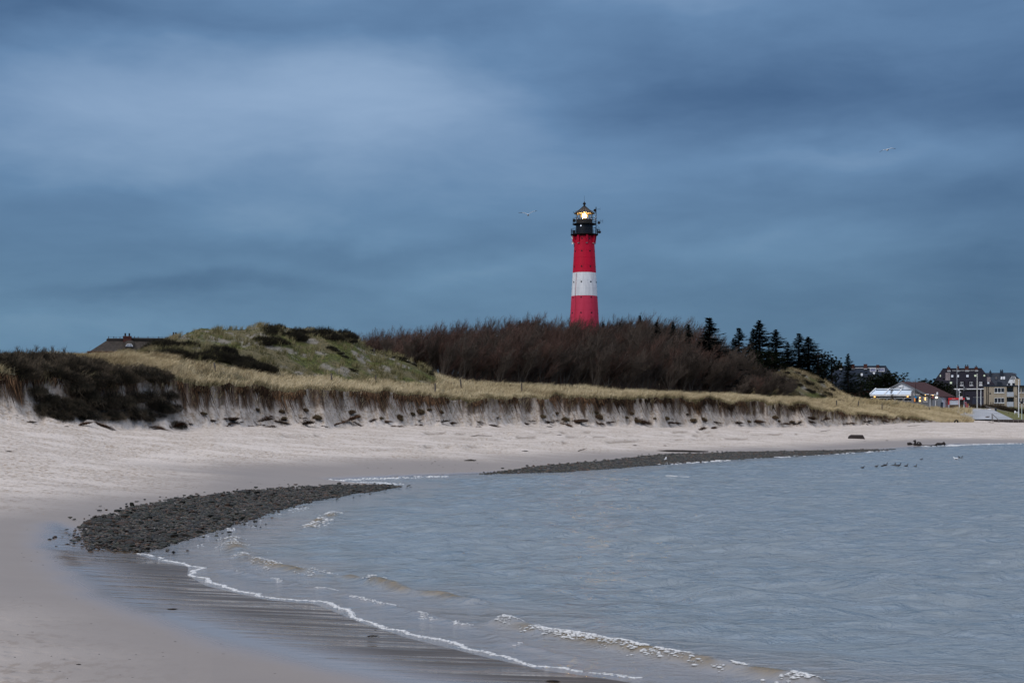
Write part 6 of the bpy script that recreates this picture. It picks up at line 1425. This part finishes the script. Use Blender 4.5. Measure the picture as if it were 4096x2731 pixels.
def blob(u, v, su, sv, amp, rot=0.0):
    a0, e0 = (u-CU)/F, (VH-v)/F; ca, sa = math.cos(rot), math.sin(rot)
    da = t.m('SUBTRACT', az2, a0); de = t.m('SUBTRACT', el2, e0)
    x = t.m('MULTIPLY', t.m('ADD', t.m('MULTIPLY', da, ca), t.m('MULTIPLY', de, sa)), F/su)
    y = t.m('MULTIPLY', t.m('SUBTRACT', t.m('MULTIPLY', de, ca), t.m('MULTIPLY', da, sa)), F/sv)
    g = t.m('POWER', 2.718, t.m('MULTIPLY', t.m('ADD', t.m('MULTIPLY', x, x), t.m('MULTIPLY', y, y)), -1.0))
    return t.m('MULTIPLY', g, amp)
tot = None
BLOBS = [(750,520,900,330,.42,0),(1550,400,620,190,.40,.0),(450,420,420,200,.10,0),(2000,640,700,200,.14,0),
         (0,80,650,200,-.34,-.05),(700,130,500,70,-.10,0),(1900,120,500,70,-.14,0),(1100,10,600,60,.12,0),(2720,60,480,100,.30,0),(3600,30,600,70,.06,0),
         (2600,420,420,120,-.22,0),(3350,400,700,170,-.30,-.10),(4050,450,300,300,-.20,0),(3350,660,700,70,.20,.10),(3750,840,620,80,-.20,.06),(3050,560,420,90,-.10,0),
         (4000,1130,420,220,-.34,0),(520,860,460,110,-.22,0),(1050,900,500,70,.12,.0),(250,1060,800,50,-.08,.05),(800,1170,700,40,-.20,.02),(1850,1125,500,45,.16,.05),(300,1310,800,60,.14,0),
         (1600,1010,700,50,-.12,.03),(2750,980,500,60,.14,.12),(3300,1000,500,60,.10,.05),(2900,1180,700,70,-.08,0),(3300,1400,900,150,-.20,0),(1300,1260,500,50,-.06,0)]
for b in BLOBS:
    g = blob(*b); tot = g if tot is None else t.m('ADD', tot, g)
fine = t.m('ADD', t.m('SUBTRACT', t.noise(t.scl(C2, .75, 1.15, 1), 7, 6, .56, .35), .5), t.m('MULTIPLY', t.m('SUBTRACT', t.noise(t.scl(C2, .8, 1.3, 1), 17, 5, .58, .5), .5), .32))
tot = t.m('ADD', t.m('ADD', tot, .45), t.m('MULTIPLY', fine, .55))
tot = t.m('MAXIMUM', t.m('MULTIPLY', tot, .80), 0.0)
rp = t.n('ShaderNodeValToRGB'); t.set(rp.inputs[0], tot)
cr = rp.color_ramp; cr.elements[0].position = 0; cr.elements[0].color = (.046, .102, .205, 1)
cr.elements[1].position = 1; cr.elements[1].color = (.275, .390, .550, 1)
e = cr.elements.new(.45); e.color = (.116, .212, .358, 1)
# lower sky is greyer, upper part of the picture a little more violet
lowt = t.mix(t.rng(el, .03, .22), (.97, 1.02, .93), (1.0, 1.0, 1.02))
cl = t.vm('MULTIPLY', rp.outputs[0], lowt)
# overcast overhead is brighter and whiter than near the horizon
zen = t.mix(t.rng(az, -1.2, 1.2), (1.06, 1.02, 1.02), (.92, .93, .98))
cl = t.mix(t.rng(el, .26, .60), cl, (.44, .55, .80))
cl = t.mix(t.rng(el, .50, 1.05), cl, t.vm('SCALE', zen, 1.22))
sky = t.n('ShaderNodeTexSky', sky_type='NISHITA', sun_disc=False, sun_elevation=SUN_EL, sun_rotation=SUN_AZ)
bg = t.n('ShaderNodeBackground'); bg.inputs['Strength'].default_value = .1
t.set(bg.inputs[0], t.mix(.97, sky.outputs[0], t.vm('SCALE', cl, 10.0)))
wo = t.n('ShaderNodeOutputWorld'); t.t.links.new(bg.outputs[0], wo.inputs[0])
sl = bpy.data.lights.new('sun', 'SUN'); sl.energy = 1.3; sl.angle = math.radians(40); sl.color = (1.0, .92, .84)
so = bpy.data.objects.new('sun', sl); COL.objects.link(so)
dv = Vector((math.sin(SUN_AZ)*math.cos(SUN_EL), math.cos(SUN_AZ)*math.cos(SUN_EL), math.sin(SUN_EL)))
so.rotation_euler = (-dv).to_track_quat('-Z', 'Y').to_euler()
cam = bpy.data.cameras.new('camera'); co = bpy.data.objects.new('camera', cam); COL.objects.link(co)
co.location = (0, 0, HC); co.rotation_euler = (PI/2, 0, 0)
cam.sensor_width = 36; cam.lens = 36*F/4096; cam.shift_y = (VH-1365.5)/4096
cam.clip_start = .5; cam.clip_end = 6000
SC.camera = co
vs = SC.view_settings
vs.view_transform = 'Standard'; vs.look = 'None'; vs.exposure = .16; vs.gamma = 1; vs.use_curve_mapping = False
